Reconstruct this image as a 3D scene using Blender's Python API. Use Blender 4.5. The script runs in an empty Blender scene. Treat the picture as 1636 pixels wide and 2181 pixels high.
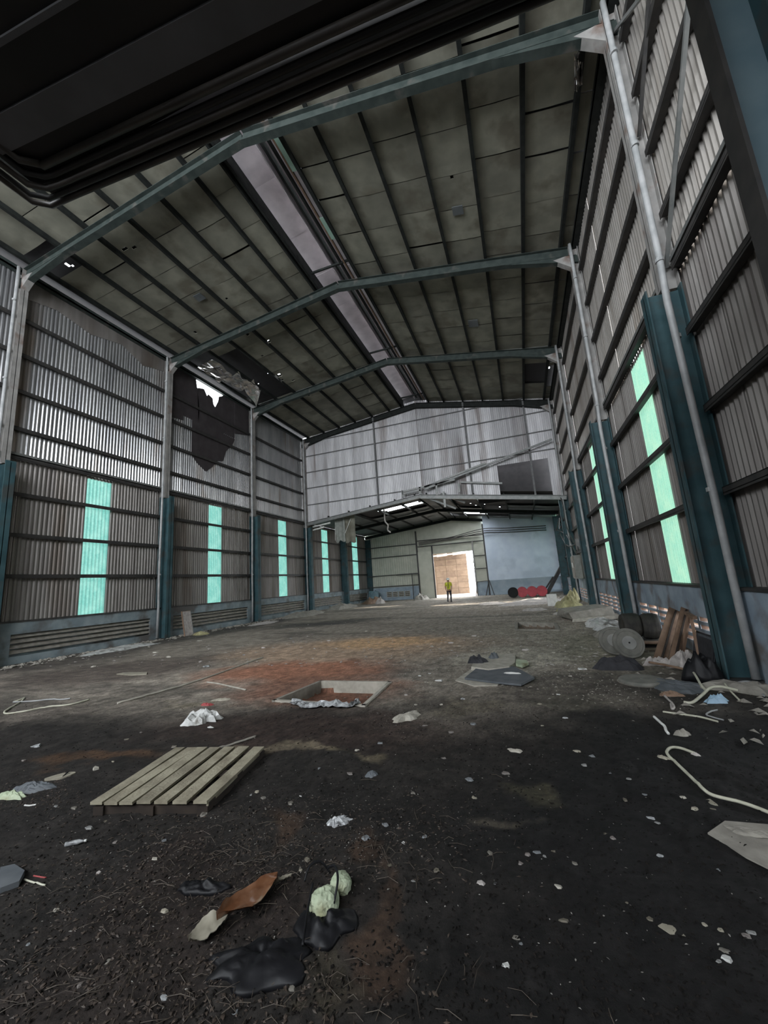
import bpy, bmesh, math, random
import numpy as np
from mathutils import Vector, Matrix, noise as mnoise

SC = bpy.context.scene
COL = SC.collection
# ------------------------------------------------------------------ camera
CAM = Vector((0, 0, 1.6)); FPX = 830.2
YAW, PITCH, ROLL = -0.3304, 0.1815, -0.0685
def cam_axes():
    cy, sy = math.cos(YAW), math.sin(YAW)
    w = Vector((sy*math.cos(PITCH), cy*math.cos(PITCH), math.sin(PITCH)))
    r0 = Vector((cy, -sy, 0)); u0 = r0.cross(w)
    r = math.cos(ROLL)*r0 + math.sin(ROLL)*u0
    u = -math.sin(ROLL)*r0 + math.cos(ROLL)*u0
    return r, u, w
RX, UX, WX = cam_axes()
cd = bpy.data.cameras.new('camera'); cam = bpy.data.objects.new('camera', cd); COL.objects.link(cam)
cd.sensor_fit = 'VERTICAL'; cd.sensor_height = 36.0; cd.lens = FPX/2181*36.0
cd.clip_start = 0.05; cd.clip_end = 300
M = Matrix((RX, UX, -WX)).transposed().to_4x4(); M.translation = CAM
cam.matrix_world = M
SC.camera = cam
# ------------------------------------------------------------------ world, sun, exposure
SKY = 13.0
wd = bpy.data.worlds.new('overcast_sky'); SC.world = wd; wd.use_nodes = True
wn = wd.node_tree; bg = wn.nodes['Background']
bg.inputs['Color'].default_value = (0.90, 0.95, 1.0, 1); bg.inputs['Strength'].default_value = SKY
sl = bpy.data.lights.new('sun', 'SUN'); sl.energy = 6.0; sl.angle = 0.05; sl.color = (1, 0.93, 0.82)
so = bpy.data.objects.new('sun', sl); COL.objects.link(so)
so.rotation_euler = Vector((0.28, 0.12, 1.0)).to_track_quat('Z', 'Y').to_euler()
SC.view_settings.view_transform = 'Standard'; SC.view_settings.look = 'None'
SC.view_settings.exposure = 0.0; SC.view_settings.gamma = 1.0; SC.view_settings.use_curve_mapping = False
def portal(loc, target, sx, sy):
    l = bpy.data.lights.new('sky_portal', 'AREA'); l.shape = 'RECTANGLE'; l.size = sx; l.size_y = sy
    l.cycles.is_portal = True; l.energy = 1
    o = bpy.data.objects.new('sky_portal', l); COL.objects.link(o); o.location = loc
    o.rotation_euler = (Vector(loc)-Vector(target)).to_track_quat('Z', 'Y').to_euler()
# ------------------------------------------------------------------ dimensions
XL, XR = -14.6, 2.95                     # sheeting planes
PL, PR = -14.42, 2.76                    # plinth inner faces
XM = -5.6                                # ridge
COLS = [1.1, 6.87, 12.57, 18.53, 24.44, 30.29, 36.0]
YN, YD, YF = -7.0, 24.44, 36.0
GIRTS = [2.58, 3.83, 5.1, 6.25, 7.2, 8.45, 9.7, 10.95]
def zr(x): return 13.62-0.112*(XM-x) if x < XM else 13.62-0.20*(x-XM)      # purlin undersides, high roof
def zl(x): return 6.95-0.105*(-5.8-x) if x < -5.8 else 6.95-0.145*(x+5.8)   # lower roof rafter underside
rnd = random.Random(11)
def G(px, py, z=0.0):
    """ground point met by a sight line (pixel of the 1636x2181 frame)"""
    d = WX + RX*((px-818)/FPX) - UX*((py-1090.5)/FPX)
    t = (z-CAM.z)/d.z
    p = CAM + d*t
    return Vector((p.x, p.y, z))
# ------------------------------------------------------------------ materials
def mat(name, c1, c2=None, rough=.8, metal=0.0, scale=4.0, detail=6.0, lo=.35, hi=.65, bump=0.0, bscale=None,
        stretch=None, rand=0.0, emit=0.0, spec=None, c3=None, s3=1.0, p3=.6):
    m = bpy.data.materials.new(name); m.use_nodes = True
    nt = m.node_tree; N = nt.nodes; L = nt.links
    b = N['Principled BSDF']
    b.inputs['Roughness'].default_value = rough; b.inputs['Metallic'].default_value = metal
    if spec is not None: b.inputs['Specular IOR Level'].default_value = spec
    tc = N.new('ShaderNodeTexCoord'); mp = N.new('ShaderNodeMapping')
    L.new(tc.outputs['Object'], mp.inputs['Vector'])
    if stretch: mp.inputs['Scale'].default_value = stretch
    if rand:
        oi0 = N.new('ShaderNodeObjectInfo'); sc_ = N.new('ShaderNodeVectorMath'); sc_.operation = 'SCALE'
        sc_.inputs[0].default_value = (31, 17, 23); L.new(oi0.outputs['Random'], sc_.inputs['Scale'])
        L.new(sc_.outputs[0], mp.inputs['Location'])
    ns = N.new('ShaderNodeTexNoise'); ns.inputs['Scale'].default_value = scale; ns.inputs['Detail'].default_value = detail
    L.new(mp.outputs[0], ns.inputs['Vector'])
    mr = N.new('ShaderNodeMapRange'); mr.inputs[1].default_value = lo; mr.inputs[2].default_value = hi
    L.new(ns.outputs['Fac'], mr.inputs[0])
    mx = N.new('ShaderNodeMix'); mx.data_type = 'RGBA'
    mx.inputs[6].default_value = (*c1, 1); mx.inputs[7].default_value = (*(c2 or c1), 1)
    L.new(mr.outputs[0], mx.inputs[0]); out = mx.outputs[2]
    if c3:
        n3 = N.new('ShaderNodeTexNoise'); n3.inputs['Scale'].default_value = s3; n3.inputs['Detail'].default_value = 5
        L.new(mp.outputs[0], n3.inputs['Vector'])
        r3 = N.new('ShaderNodeMapRange'); r3.inputs[1].default_value = p3-.07; r3.inputs[2].default_value = p3+.07
        L.new(n3.outputs['Fac'], r3.inputs[0])
        m3 = N.new('ShaderNodeMix'); m3.data_type = 'RGBA'; m3.inputs[7].default_value = (*c3, 1)
        L.new(out, m3.inputs[6]); L.new(r3.outputs[0], m3.inputs[0]); out = m3.outputs[2]
    if rand:
        oi = N.new('ShaderNodeObjectInfo'); rr = N.new('ShaderNodeMapRange')
        rr.inputs[3].default_value = 1-rand; rr.inputs[4].default_value = 1+rand
        L.new(oi.outputs['Random'], rr.inputs[0])
        vm = N.new('ShaderNodeVectorMath'); vm.operation = 'SCALE'
        L.new(out, vm.inputs[0]); L.new(rr.outputs[0], vm.inputs['Scale']); out = vm.outputs[0]
    L.new(out, b.inputs['Base Color'])
    if emit:
        L.new(out, b.inputs['Emission Color']); b.inputs['Emission Strength'].default_value = emit
    if bump:
        bn = N.new('ShaderNodeTexNoise'); bn.inputs['Scale'].default_value = bscale or scale*4; bn.inputs['Detail'].default_value = 5
        L.new(mp.outputs[0], bn.inputs['Vector'])
        bp = N.new('ShaderNodeBump'); bp.inputs['Strength'].default_value = bump; bp.inputs['Distance'].default_value = .02
        L.new(bn.outputs['Fac'], bp.inputs['Height']); L.new(bp.outputs[0], b.inputs['Normal'])
    return m
MT = {}
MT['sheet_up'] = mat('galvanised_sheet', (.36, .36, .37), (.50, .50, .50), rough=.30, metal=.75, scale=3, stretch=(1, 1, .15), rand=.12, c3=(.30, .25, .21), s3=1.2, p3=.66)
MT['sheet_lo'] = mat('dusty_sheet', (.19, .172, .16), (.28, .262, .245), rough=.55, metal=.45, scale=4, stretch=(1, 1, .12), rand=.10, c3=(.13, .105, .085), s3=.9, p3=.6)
MT['sheet_gable'] = mat('gable_sheet', (.46, .45, .46), (.62, .61, .62), rough=.5, metal=.35, scale=3, stretch=(1, 1, .12), rand=.22, c3=(.24, .21, .2), s3=.8, p3=.62)
MT['sheet_far'] = mat('beige_green_sheet', (.46, .47, .39), (.54, .54, .46), rough=.7, scale=2, rand=.06)
MT['tarp_dark'] = mat('dark_lining', (.030, .024, .026), (.045, .038, .04), rough=.8, scale=3)
MT['sheet_up_r'] = mat('warm_galvanised_sheet', (.50, .465, .425), (.64, .60, .56), rough=.33, metal=.7, scale=3, stretch=(1, 1, .15), rand=.10, c3=(.36, .30, .25), s3=1.2, p3=.64)
MT['girt'] = mat('grimy_dark_steel', (.035, .034, .034), (.06, .056, .052), rough=.6, metal=.2, scale=5)
MT['gable_girt'] = mat('grey_gable_girt', (.10, .10, .10), (.15, .15, .15), rough=.6, scale=5)
MT['girt_hi'] = mat('worn_grey_steel', (.16, .17, .165), (.24, .24, .23), rough=.5, metal=.4, scale=5)
MT['purlin'] = mat('shade_dark_purlin', (.013, .0145, .014), (.024, .027, .025), spec=.2, rough=.8, scale=5)  # the purlins' shade is put into this dark base colour
MT['rafter'] = mat('green_grey_paint', (.026, .036, .033), (.046, .057, .052), spec=.25, rough=.7, scale=4, c3=(.10, .09, .08), s3=2, p3=.66)
MT['col_blue'] = mat('blue_green_paint', (.024, .060, .070), (.045, .092, .103), spec=.3, rough=.6, scale=3, c3=(.05, .06, .06), s3=2.5, p3=.6)
MT['col_grey'] = mat('grey_column_paint', (.22, .215, .205), (.33, .315, .30), rough=.55, scale=3, c3=(.16, .11, .09), s3=2, p3=.64)
MT['pipe'] = mat('grey_plastic_pipe', (.26, .27, .27), (.38, .38, .38), rough=.45, scale=4)
MT['plinth'] = mat('blue_grey_plaster', (.17, .215, .235), (.25, .30, .315), rough=.8, scale=2.5, c3=(.11, .105, .10), s3=1.3, p3=.58, bump=.3)
MT['plinth_r'] = mat('blue_plaster', (.24, .30, .36), (.35, .42, .48), rough=.8, scale=2.5, c3=(.17, .16, .15), s3=1.6, p3=.58, bump=.3)
MT['bluewall'] = mat('pale_blue_plaster', (.58, .66, .78), (.66, .74, .84), rough=.85, scale=1.5, c3=(.52, .60, .70), s3=.8, p3=.62)
MT['ceil'] = mat('olive_insulation', (.165, .162, .128), (.24, .234, .185), rough=.75, scale=1.6, rand=.13, c3=(.13, .12, .09), s3=1.1, p3=.60)
MT['ceil_far'] = mat('grey_insulation', (.09, .10, .105), (.14, .15, .155), rough=.75, scale=1.2, rand=.15)
MT['deck'] = mat('dark_roof_deck', (.014, .013, .014), (.022, .02, .021), rough=.8)
MT['cap'] = mat('ridge_cap_sheet', (.42, .38, .40), (.55, .50, .52), rough=.55, scale=2, rand=.1)
MT['foil'] = mat('torn_silver_foil', (.45, .43, .41), (.7, .68, .66), rough=.25, metal=.9, scale=4)
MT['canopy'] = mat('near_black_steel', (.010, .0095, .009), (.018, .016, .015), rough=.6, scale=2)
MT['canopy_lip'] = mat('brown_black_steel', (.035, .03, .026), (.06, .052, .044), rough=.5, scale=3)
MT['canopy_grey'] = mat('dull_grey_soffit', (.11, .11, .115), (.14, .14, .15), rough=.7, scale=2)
MT['conc'] = mat('dusty_concrete', (.20, .185, .16), (.31, .29, .25), rough=.9, scale=6, bump=.3)
MT['conc_pale'] = mat('pale_dusty_concrete', (.33, .31, .26), (.46, .43, .37), rough=.9, scale=8, bump=.3)
MT['wood'] = mat('weathered_pallet_wood', (.20, .175, .125), (.33, .30, .22), rough=.8, scale=6, stretch=(1, 1, 1), rand=.15, bump=.4, bscale=40)
MT['wood_dark'] = mat('dark_shade_wood', (.018, .012, .009), (.035, .024, .017), rough=.7, scale=8)  # near-black so the pallet's underparts carry the shadow beneath it
MT['plank'] = mat('brown_plank', (.16, .10, .065), (.24, .155, .105), rough=.75, scale=6, stretch=(1, 1, .3))
MT['plastic_w'] = mat('dirty_white_plastic', (.42, .42, .40), (.62, .62, .60), rough=.35, scale=9, c3=(.15, .14, .12), s3=5, p3=.6)
MT['plastic_g'] = mat('grey_silver_plastic', (.26, .27, .27), (.50, .51, .52), rough=.25, scale=14, c3=(.06, .06, .06), s3=9, p3=.58)
MT['plastic_b'] = mat('black_plastic', (.005, .005, .006), (.012, .012, .014), spec=.25, rough=.5, scale=8)
MT['cloth_b'] = mat('black_cloth', (.016, .016, .019), (.032, .032, .037), rough=.8, scale=8)
MT['cloth_w'] = mat('dirty_white_cloth', (.34, .31, .29), (.50, .46, .43), rough=.85, scale=9)
MT['mat_g'] = mat('slate_grey_sheet', (.075, .085, .095), (.12, .13, .14), rough=.7, scale=6)
MT['green_rag'] = mat('pale_green_rag', (.30, .36, .24), (.50, .55, .40), rough=.8, scale=8, c3=(.22, .22, .12), s3=4, p3=.6)
MT['olive_rag'] = mat('olive_yellow_sack', (.24, .22, .11), (.40, .37, .20), rough=.85, scale=6)
MT['rubber'] = mat('dirty_tyre_rubber', (.022, .021, .019), (.05, .046, .038), rough=.75, scale=6, bump=.4)
MT['disc'] = mat('dusty_grey_disc', (.13, .13, .115), (.20, .195, .17), rough=.8, scale=7)
MT['disc_hub'] = mat('pale_hub', (.22, .22, .21), (.29, .29, .27), rough=.7, scale=7)
MT['black'] = mat('black_hole', (.01, .01, .01), rough=.9)
MT['hose'] = mat('cream_hose', (.42, .41, .32), (.56, .55, .44), rough=.6, scale=10)
MT['white'] = mat('white_plastic', (.60, .60, .57), (.75, .75, .72), rough=.5, scale=8)
MT['brownleaf'] = mat('glossy_brown_leaf', (.11, .045, .02), (.20, .10, .055), rough=.18, scale=9, c3=(.30, .25, .18), s3=5, p3=.6)
MT['leaf_pale'] = mat('pale_dry_leaf', (.24, .22, .17), (.36, .33, .26), rough=.6, scale=9)
MT['red'] = mat('red_plastic', (.30, .018, .03), (.38, .03, .045), rough=.45, scale=5)
MT['redrag'] = mat('faded_red_rag', (.30, .05, .05), (.38, .08, .08), rough=.8, scale=5)
MT['bluedrum'] = mat('faded_blue_drum', (.10, .17, .20), (.16, .24, .28), rough=.6, scale=4)
MT['bluerag'] = mat('light_blue_rag', (.26, .40, .52), (.36, .50, .62), rough=.7, scale=5)
MT['tan'] = mat('tan_block', (.135, .092, .062), (.18, .125, .085), rough=.9, scale=3, rand=.10, c3=(.12, .078, .055), s3=2, p3=.6)
MT['ground_out'] = mat('sunlit_ground', (.055, .036, .025), (.08, .052, .036), rough=1, scale=2, spec=0)
MT['yard'] = mat('pale_yard', (.20, .155, .125), (.26, .21, .17), rough=.95, scale=2)
MT['hivis'] = mat('yellow_green_shirt', (.46, .46, .03), (.56, .56, .05), rough=.8, scale=6)
MT['trouser'] = mat('dark_trousers', (.02, .02, .028), (.03, .03, .04), rough=.85, scale=6)
MT['helmet'] = mat('white_helmet', (.75, .75, .70), rough=.4)
MT['skin'] = mat('skin', (.30, .17, .11), rough=.6)
MT['tread'] = mat('panel_grey', (.20, .21, .19), (.27, .28, .25), rough=.6, scale=5)
MT['chip'] = mat('pale_chips', (.11, .10, .085), (.42, .40, .37), rough=.6, scale=60, lo=.3, hi=.7)
MT['leaf'] = mat('brown_leaf_litter', (.022, .015, .011), (.085, .062, .047), rough=.6, scale=50, lo=.3, hi=.7)
MT['clod'] = mat('dark_clods', (.005, .0045, .004), (.014, .0115, .01), spec=.15, rough=.9, scale=30)
MT['twig'] = mat('dry_twigs', (.035, .026, .018), (.09, .07, .05), rough=.7, scale=30)

def brick_core(m, x):
    nt = m.node_tree; N = nt.nodes; L = nt.links; b = N['Principled BSDF']; src = b.inputs['Base Color'].links[0].from_socket
    tc = N.new('ShaderNodeTexCoord'); sx = N.new('ShaderNodeSeparateXYZ'); L.new(tc.outputs['Object'], sx.inputs[0])
    g_ = N.new('ShaderNodeMath'); g_.operation = 'GREATER_THAN'; g_.inputs[1].default_value = x; L.new(sx.outputs['X'], g_.inputs[0])
    mx = N.new('ShaderNodeMix'); mx.data_type = 'RGBA'; mx.inputs[7].default_value = (.085, .046, .028, 1); L.new(g_.outputs[0], mx.inputs[0]); L.new(src, mx.inputs[6]); L.new(mx.outputs[2], b.inputs['Base Color'])
brick_core(MT['plinth_r'], 2.768)
MT['plinth_f'] = mat('far_blue_plaster', (.24, .30, .36), (.35, .42, .48), rough=.8, scale=2.5)
# green translucent sheets: daylight glows through them
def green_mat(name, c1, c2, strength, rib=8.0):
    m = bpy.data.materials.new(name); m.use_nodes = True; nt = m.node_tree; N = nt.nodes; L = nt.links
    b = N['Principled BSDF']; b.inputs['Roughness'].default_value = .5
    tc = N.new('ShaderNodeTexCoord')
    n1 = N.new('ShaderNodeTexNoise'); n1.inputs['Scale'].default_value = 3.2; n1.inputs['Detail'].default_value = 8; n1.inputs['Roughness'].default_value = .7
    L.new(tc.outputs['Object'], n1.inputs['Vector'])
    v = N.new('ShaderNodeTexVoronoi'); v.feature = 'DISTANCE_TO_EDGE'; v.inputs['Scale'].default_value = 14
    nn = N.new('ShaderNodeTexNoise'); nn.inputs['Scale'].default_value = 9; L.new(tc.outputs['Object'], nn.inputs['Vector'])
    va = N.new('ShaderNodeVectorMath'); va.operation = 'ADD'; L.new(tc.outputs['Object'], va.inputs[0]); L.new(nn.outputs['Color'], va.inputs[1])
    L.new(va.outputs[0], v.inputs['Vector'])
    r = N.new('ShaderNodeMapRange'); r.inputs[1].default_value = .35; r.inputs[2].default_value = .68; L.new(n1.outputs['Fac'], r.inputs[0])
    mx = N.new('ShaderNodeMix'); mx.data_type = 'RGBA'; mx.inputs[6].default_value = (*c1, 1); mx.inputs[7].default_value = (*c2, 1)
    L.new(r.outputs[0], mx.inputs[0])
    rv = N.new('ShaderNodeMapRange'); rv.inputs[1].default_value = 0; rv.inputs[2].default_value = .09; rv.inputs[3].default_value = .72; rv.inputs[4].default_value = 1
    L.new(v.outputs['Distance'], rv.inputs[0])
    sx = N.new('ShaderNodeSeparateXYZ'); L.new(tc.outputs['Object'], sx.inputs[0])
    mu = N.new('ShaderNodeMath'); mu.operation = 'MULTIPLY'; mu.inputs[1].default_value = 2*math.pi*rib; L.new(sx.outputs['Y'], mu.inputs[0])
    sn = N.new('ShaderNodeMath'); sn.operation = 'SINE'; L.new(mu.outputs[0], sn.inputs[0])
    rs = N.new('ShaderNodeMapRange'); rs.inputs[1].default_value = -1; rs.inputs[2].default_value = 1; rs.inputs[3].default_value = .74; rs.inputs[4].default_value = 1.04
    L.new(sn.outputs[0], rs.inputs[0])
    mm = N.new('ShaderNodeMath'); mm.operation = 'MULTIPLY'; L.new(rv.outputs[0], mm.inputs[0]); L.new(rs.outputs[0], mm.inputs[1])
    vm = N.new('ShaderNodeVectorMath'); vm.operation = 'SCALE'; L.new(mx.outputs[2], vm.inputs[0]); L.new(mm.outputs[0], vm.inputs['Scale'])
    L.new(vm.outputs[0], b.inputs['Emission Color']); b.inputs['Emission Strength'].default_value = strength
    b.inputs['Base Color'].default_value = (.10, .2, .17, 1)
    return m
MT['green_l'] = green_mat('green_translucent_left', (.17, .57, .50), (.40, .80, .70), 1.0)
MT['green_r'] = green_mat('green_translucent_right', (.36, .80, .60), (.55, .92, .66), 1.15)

# ------------------------------------------------------------------ mesh helpers
class MB:
    def __init__(s): s.v = []; s.f = []
    def add(s, vs, fs):
        k = len(s.v); s.v += [tuple(a) for a in vs]; s.f += [tuple(i+k for i in q) for q in fs]; return s
    def box(s, x0, x1, y0, y1, z0, z1):
        return s.add([(x0,y0,z0),(x1,y0,z0),(x1,y1,z0),(x0,y1,z0),(x0,y0,z1),(x1,y0,z1),(x1,y1,z1),(x0,y1,z1)],
              [(0,3,2,1),(4,5,6,7),(0,1,5,4),(1,2,6,5),(2,3,7,6),(3,0,4,7)])
    def bar(s, a, b, w, h, up=(0,0,1)):
        a = Vector(a); b = Vector(b); d = (b-a).normalized(); up = Vector(up)
        sd = d.cross(up)
        if sd.length < 1e-4: sd = d.cross(Vector((1,0,0)))
        sd.normalize(); u = sd.cross(d).normalized()
        vs = []
        for p in (a, b):
            for i, j in ((-1,-1),(1,-1),(1,1),(-1,1)): vs.append(p+sd*(i*w/2)+u*(j*h/2))
        return s.add(vs, [(0,3,2,1),(4,5,6,7),(0,1,5,4),(1,2,6,5),(2,3,7,6),(3,0,4,7)])
    def tube(s, pts, r, n=8, cap=True):
        pts = [Vector(p) for p in pts]; rs = r if isinstance(r, (list, tuple)) else [r]*len(pts)
        k = len(s.v); prev = None
        for i, p in enumerate(pts):
            t = (pts[min(i+1, len(pts)-1)]-pts[max(i-1, 0)]).normalized()
            ref = prev if prev is not None else (Vector((0,0,1)) if abs(t.z) < .9 else Vector((1,0,0)))
            a = (ref - t*ref.dot(t)).normalized(); b = t.cross(a); prev = a
            for j in range(n):
                q = 2*math.pi*j/n; s.v.append(tuple(p+(a*math.cos(q)+b*math.sin(q))*rs[i]))
        for i in range(len(pts)-1):
            for j in range(n):
                s.f.append((k+i*n+j, k+i*n+(j+1)%n, k+(i+1)*n+(j+1)%n, k+(i+1)*n+j))
        if cap:
            s.f.append(tuple(k+j for j in reversed(range(n)))); m = k+(len(pts)-1)*n
            s.f.append(tuple(m+j for j in range(n)))
        return s
    def lathe(s, prof, n=24, axis='z', c=(0,0,0), cap=True):
        k = len(s.v); c = Vector(c)
        for r, h in prof:
            for j in range(n):
                q = 2*math.pi*j/n; x, y = r*math.cos(q), r*math.sin(q)
                p = {'z': (x,y,h), 'y': (x,h,y), 'x': (h,x,y)}[axis]
                s.v.append(tuple(c+Vector(p)))
        for i in range(len(prof)-1):
            for j in range(n): s.f.append((k+i*n+j, k+i*n+(j+1)%n, k+(i+1)*n+(j+1)%n, k+(i+1)*n+j))
        if cap: s.f.append(tuple(k+j for j in range(n))); m = k+(len(prof)-1)*n; s.f.append(tuple(m+j for j in reversed(range(n))))
        else:
            m = k+(len(prof)-1)*n
            for j in range(n): s.f.append((m+j, m+(j+1)%n, k+(j+1)%n, k+j))
        return s
    def mesh(s, name, m, smooth=False):
        me = bpy.data.meshes.new(name); me.from_pydata(s.v, [], s.f); me.materials.append(MT[m] if isinstance(m, str) else m)
        bm = bmesh.new(); bm.from_mesh(me); bmesh.ops.recalc_face_normals(bm, faces=bm.faces); bm.to_mesh(me); bm.free()
        if smooth:
            for p in me.polygons: p.use_smooth = True
        return me
    def obj(s, name, m, parent=None, smooth=False, loc=None, **kw):
        return link(name, s.mesh(name, m, smooth), parent, loc, **kw)
def link(name, me, parent=None, loc=None, rot=None, **kw):
    o = bpy.data.objects.new(name, me); COL.objects.link(o)
    if parent: o.parent = parent
    if loc is not None: o.location = loc
    if rot is not None: o.rotation_euler = rot
    for k, v in kw.items():
        if v is not None: o[k] = v
    return o
def thing(name, label, cat, loc=(0,0,0), rot=(0,0,0), group=None):
    o = bpy.data.objects.new(name, None); COL.objects.link(o); o.location = loc; o.rotation_euler = rot
    o.empty_display_size = .2
    o['label'] = label; o['category'] = cat
    if group: o['group'] = group
    return o
def setting(name, loc=(0,0,0)):
    o = bpy.data.objects.new(name, None); COL.objects.link(o); o.location = loc; o['kind'] = 'structure'; return o
def local(parent, p): return Vector(p)-parent.location

# ================================================================== SETTING
wall_left = setting('wall_left'); wall_right = setting('wall_right')
wall_gable = setting('wall_back_upper'); wall_far = setting('wall_far'); wall_near = setting('wall_near')
ceiling = setting('ceiling'); ceiling_low = setting('ceiling_low')

# --- corrugated sheet, runs along +Y (local), z 0..h, ribs along z
_sheet = {}
def corr(width, h, mname, pitch=.125, amp=.016, flip=False):
    key = (round(width, 3), round(h, 3), mname, pitch)
    if key not in _sheet:
        n = max(1, round(width/pitch)); p = width/n; b = MB(); zs = [0, h]
        prof = []
        for i in range(n):
            for t, a in ((0, -1), (.18, -1), (.42, 1), (.76, 1)): prof.append(((i+t)*p, a*amp))
        prof.append((width, -amp))
        for z in zs:
            for y, a in prof: b.v.append((a, y, z))
        m = len(prof)
        for i in range(m-1): b.f.append((i, i+1, m+i+1, m+i))
        _sheet[key] = b.mesh('sheet', mname)
    return _sheet[key]
def sheets(parent, x, y0, y1, z0, z1, mname, w=1.0, name='wall_sheet', jit=.006):
    n = max(1, round((y1-y0)/w)); s = (y1-y0)/n
    for i in range(n):
        link(name, corr(s+.03, z1-z0, mname), parent, (x+rnd.uniform(-jit, jit)*.5+(.004 if i % 2 else -.004), y0+i*s-.015, z0))
WL = [(9.45, 10.35), (15.35, 16.25), (21.3, 22.2), (27.05, 28.05), (32.8, 34.0)]
WR = [(9.0, 9.98), (15.3, 16.25), (21.9, 22.9), (27.6, 28.6), (33.4, 34.4)]
wi = 0
for side, X, WW, par, gm in (('left', XL, WL, wall_left, 'green_l'), ('right', XR, WR, wall_right, 'green_r')):
    y = YN
    for a, b_ in WW+[(YF, YF)]:
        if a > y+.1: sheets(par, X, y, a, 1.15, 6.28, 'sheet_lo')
        if b_ > a:
            wi += 1
            w = setting('window_%d' % wi, (X, a, 1.22))
            gs = [0]+[g-1.22 for g in GIRTS[:3]]+[6.12-1.22]
            for z0, z1 in zip(gs[:-1], gs[1:]):
                link('pane', corr(b_-a, z1-z0, gm), w, (0, 0, z0))
            if side == 'left' : pass
            link('wall_sheet', corr(b_-a, .12, 'sheet_lo'), par, (X, a, 6.10))
        y = b_
    # upper tier
    top = 12.75 if side == 'left' else 12.05
    if side == 'left':
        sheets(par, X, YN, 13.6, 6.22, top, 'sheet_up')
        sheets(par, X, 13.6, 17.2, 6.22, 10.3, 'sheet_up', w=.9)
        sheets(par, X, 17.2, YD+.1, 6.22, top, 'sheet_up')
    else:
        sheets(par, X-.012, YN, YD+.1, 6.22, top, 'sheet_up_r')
# torn top of the left wall in the third bay: dark bare lining with a real gap to the sky
def patch(parent, name, m, poly, x, th=.02):
    b = MB(); n = len(poly)
    b.v = [(x, y, z) for y, z in poly]+[(x-th, y, z) for y, z in poly]
    b.f = [tuple(range(n)), tuple(range(2*n-1, n-1, -1))]+[(i, (i+1) % n, n+(i+1) % n, n+i) for i in range(n)]
    return b.obj(name, m, parent)
patch(wall_left, 'bare_lining', 'tarp_dark', [(13.6,10.25),(14.55,10.25),(14.6,11.0),(14.45,12.0),(14.3,12.75),(13.6,12.75)], XL+.02)
patch(wall_left, 'bare_lining', 'tarp_dark', [(15.75,10.25),(17.2,10.25),(17.2,12.75),(16.5,12.75),(16.2,12.45),(15.95,12.3),(15.9,12.0),(15.7,11.6)], XL+.02)
patch(wall_left, 'bare_lining', 'tarp_dark', [(14.55,10.25),(15.75,10.25),(15.7,11.55),(15.55,11.7),(15.5,12.0),(15.2,12.1),(15.1,11.95),(14.9,12.25),(14.7,12.2),(14.45,12.1)], XL+.02)
patch(wall_left, 'bare_lining', 'tarp_dark', [(12.75,9.9),(13.6,10.0),(13.6,12.75),(12.75,12.75)], XL+.035)
patch(wall_left, 'bare_lining', 'tarp_dark', [(17.2,10.6),(17.6,10.7),(18.4,10.9),(18.4,12.7),(17.2,12.7)], XL+.035)
patch(wall_left, 'dark_stain_sheet', 'tarp_dark', [(14.15,9.75),(14.15,8.45),(14.5,8.1),(15.1,7.8),(15.5,8.15),(15.9,8.6),(16.3,8.7),(16.5,9.3),(17.0,9.85),(17.2,10.25),(14.15,10.25)], XL+.03)
# dirty unlined strip under the left eave in the first bays
patch(wall_left, 'eave_flashing', 'sheet_lo', [(6.9,12.75),(6.9,11.75),(8.0,12.0),(9.2,11.8),(10.4,12.1),(11.4,11.7),(12.57,12.0),(12.57,12.75)], XL+.03)
# girts
def girts(parent, X, sg, y0, y1, zs, dark='girt'):
    for z in zs:
        for a, b_ in zip(COLS[:-1], COLS[1:]):
            if a >= y1-.1 or b_ <= y0+.1: continue
            x0 = X+sg*.025; bb = MB()
            # C section: web plus two flanges
            xa, xb = sorted((x0, x0+sg*.13))
            bb.box(xa, xb, a+.14, b_-.14, z-.045, z-.035).box(xa, xb, a+.14, b_-.14, z+.035, z+.045)
            xc, xd = sorted((x0+sg*.13, x0+sg*.12)); bb.box(xc, xd, a+.14, b_-.14, z-.075, z+.045)
            bb.obj('girt', dark, parent)
girts(wall_left, XL, 1, -5, 36, GIRTS[:4]); girts(wall_left, XL, 1, -5, 24.4, GIRTS[4:])
girts(wall_right, XR, -1, -5, 36, GIRTS[:4]); girts(wall_right, XR, -1, -5, 24.4, GIRTS[4:])
for X, sg, par in ((XL, 1, wall_left), (XR, -1, wall_right)):
    for a, b_ in zip(COLS[:-1], COLS[1:]):
        x0 = X+sg*.03
        MB().bar((x0+sg*.08, a+.14, 6.36), (x0+sg*.08, b_-.14, 6.36), .1, .07).obj('girt', 'girt_hi', par)
# bracing bars on right wall, first bay
MB().bar((2.78, 1.3, 5.6), (2.78, 6.8, 11.3), .05, .05).obj('brace_bar', 'girt_hi', wall_right)
MB().bar((2.76, 1.3, 11.9), (2.76, 6.8, 6.3), .05, .05).obj('brace_bar', 'girt_hi', wall_right)
MB().bar((2.80, 3.2, 11.9), (2.80, 6.8, 8.9), .05, .05).obj('brace_bar', 'girt', wall_right)

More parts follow.
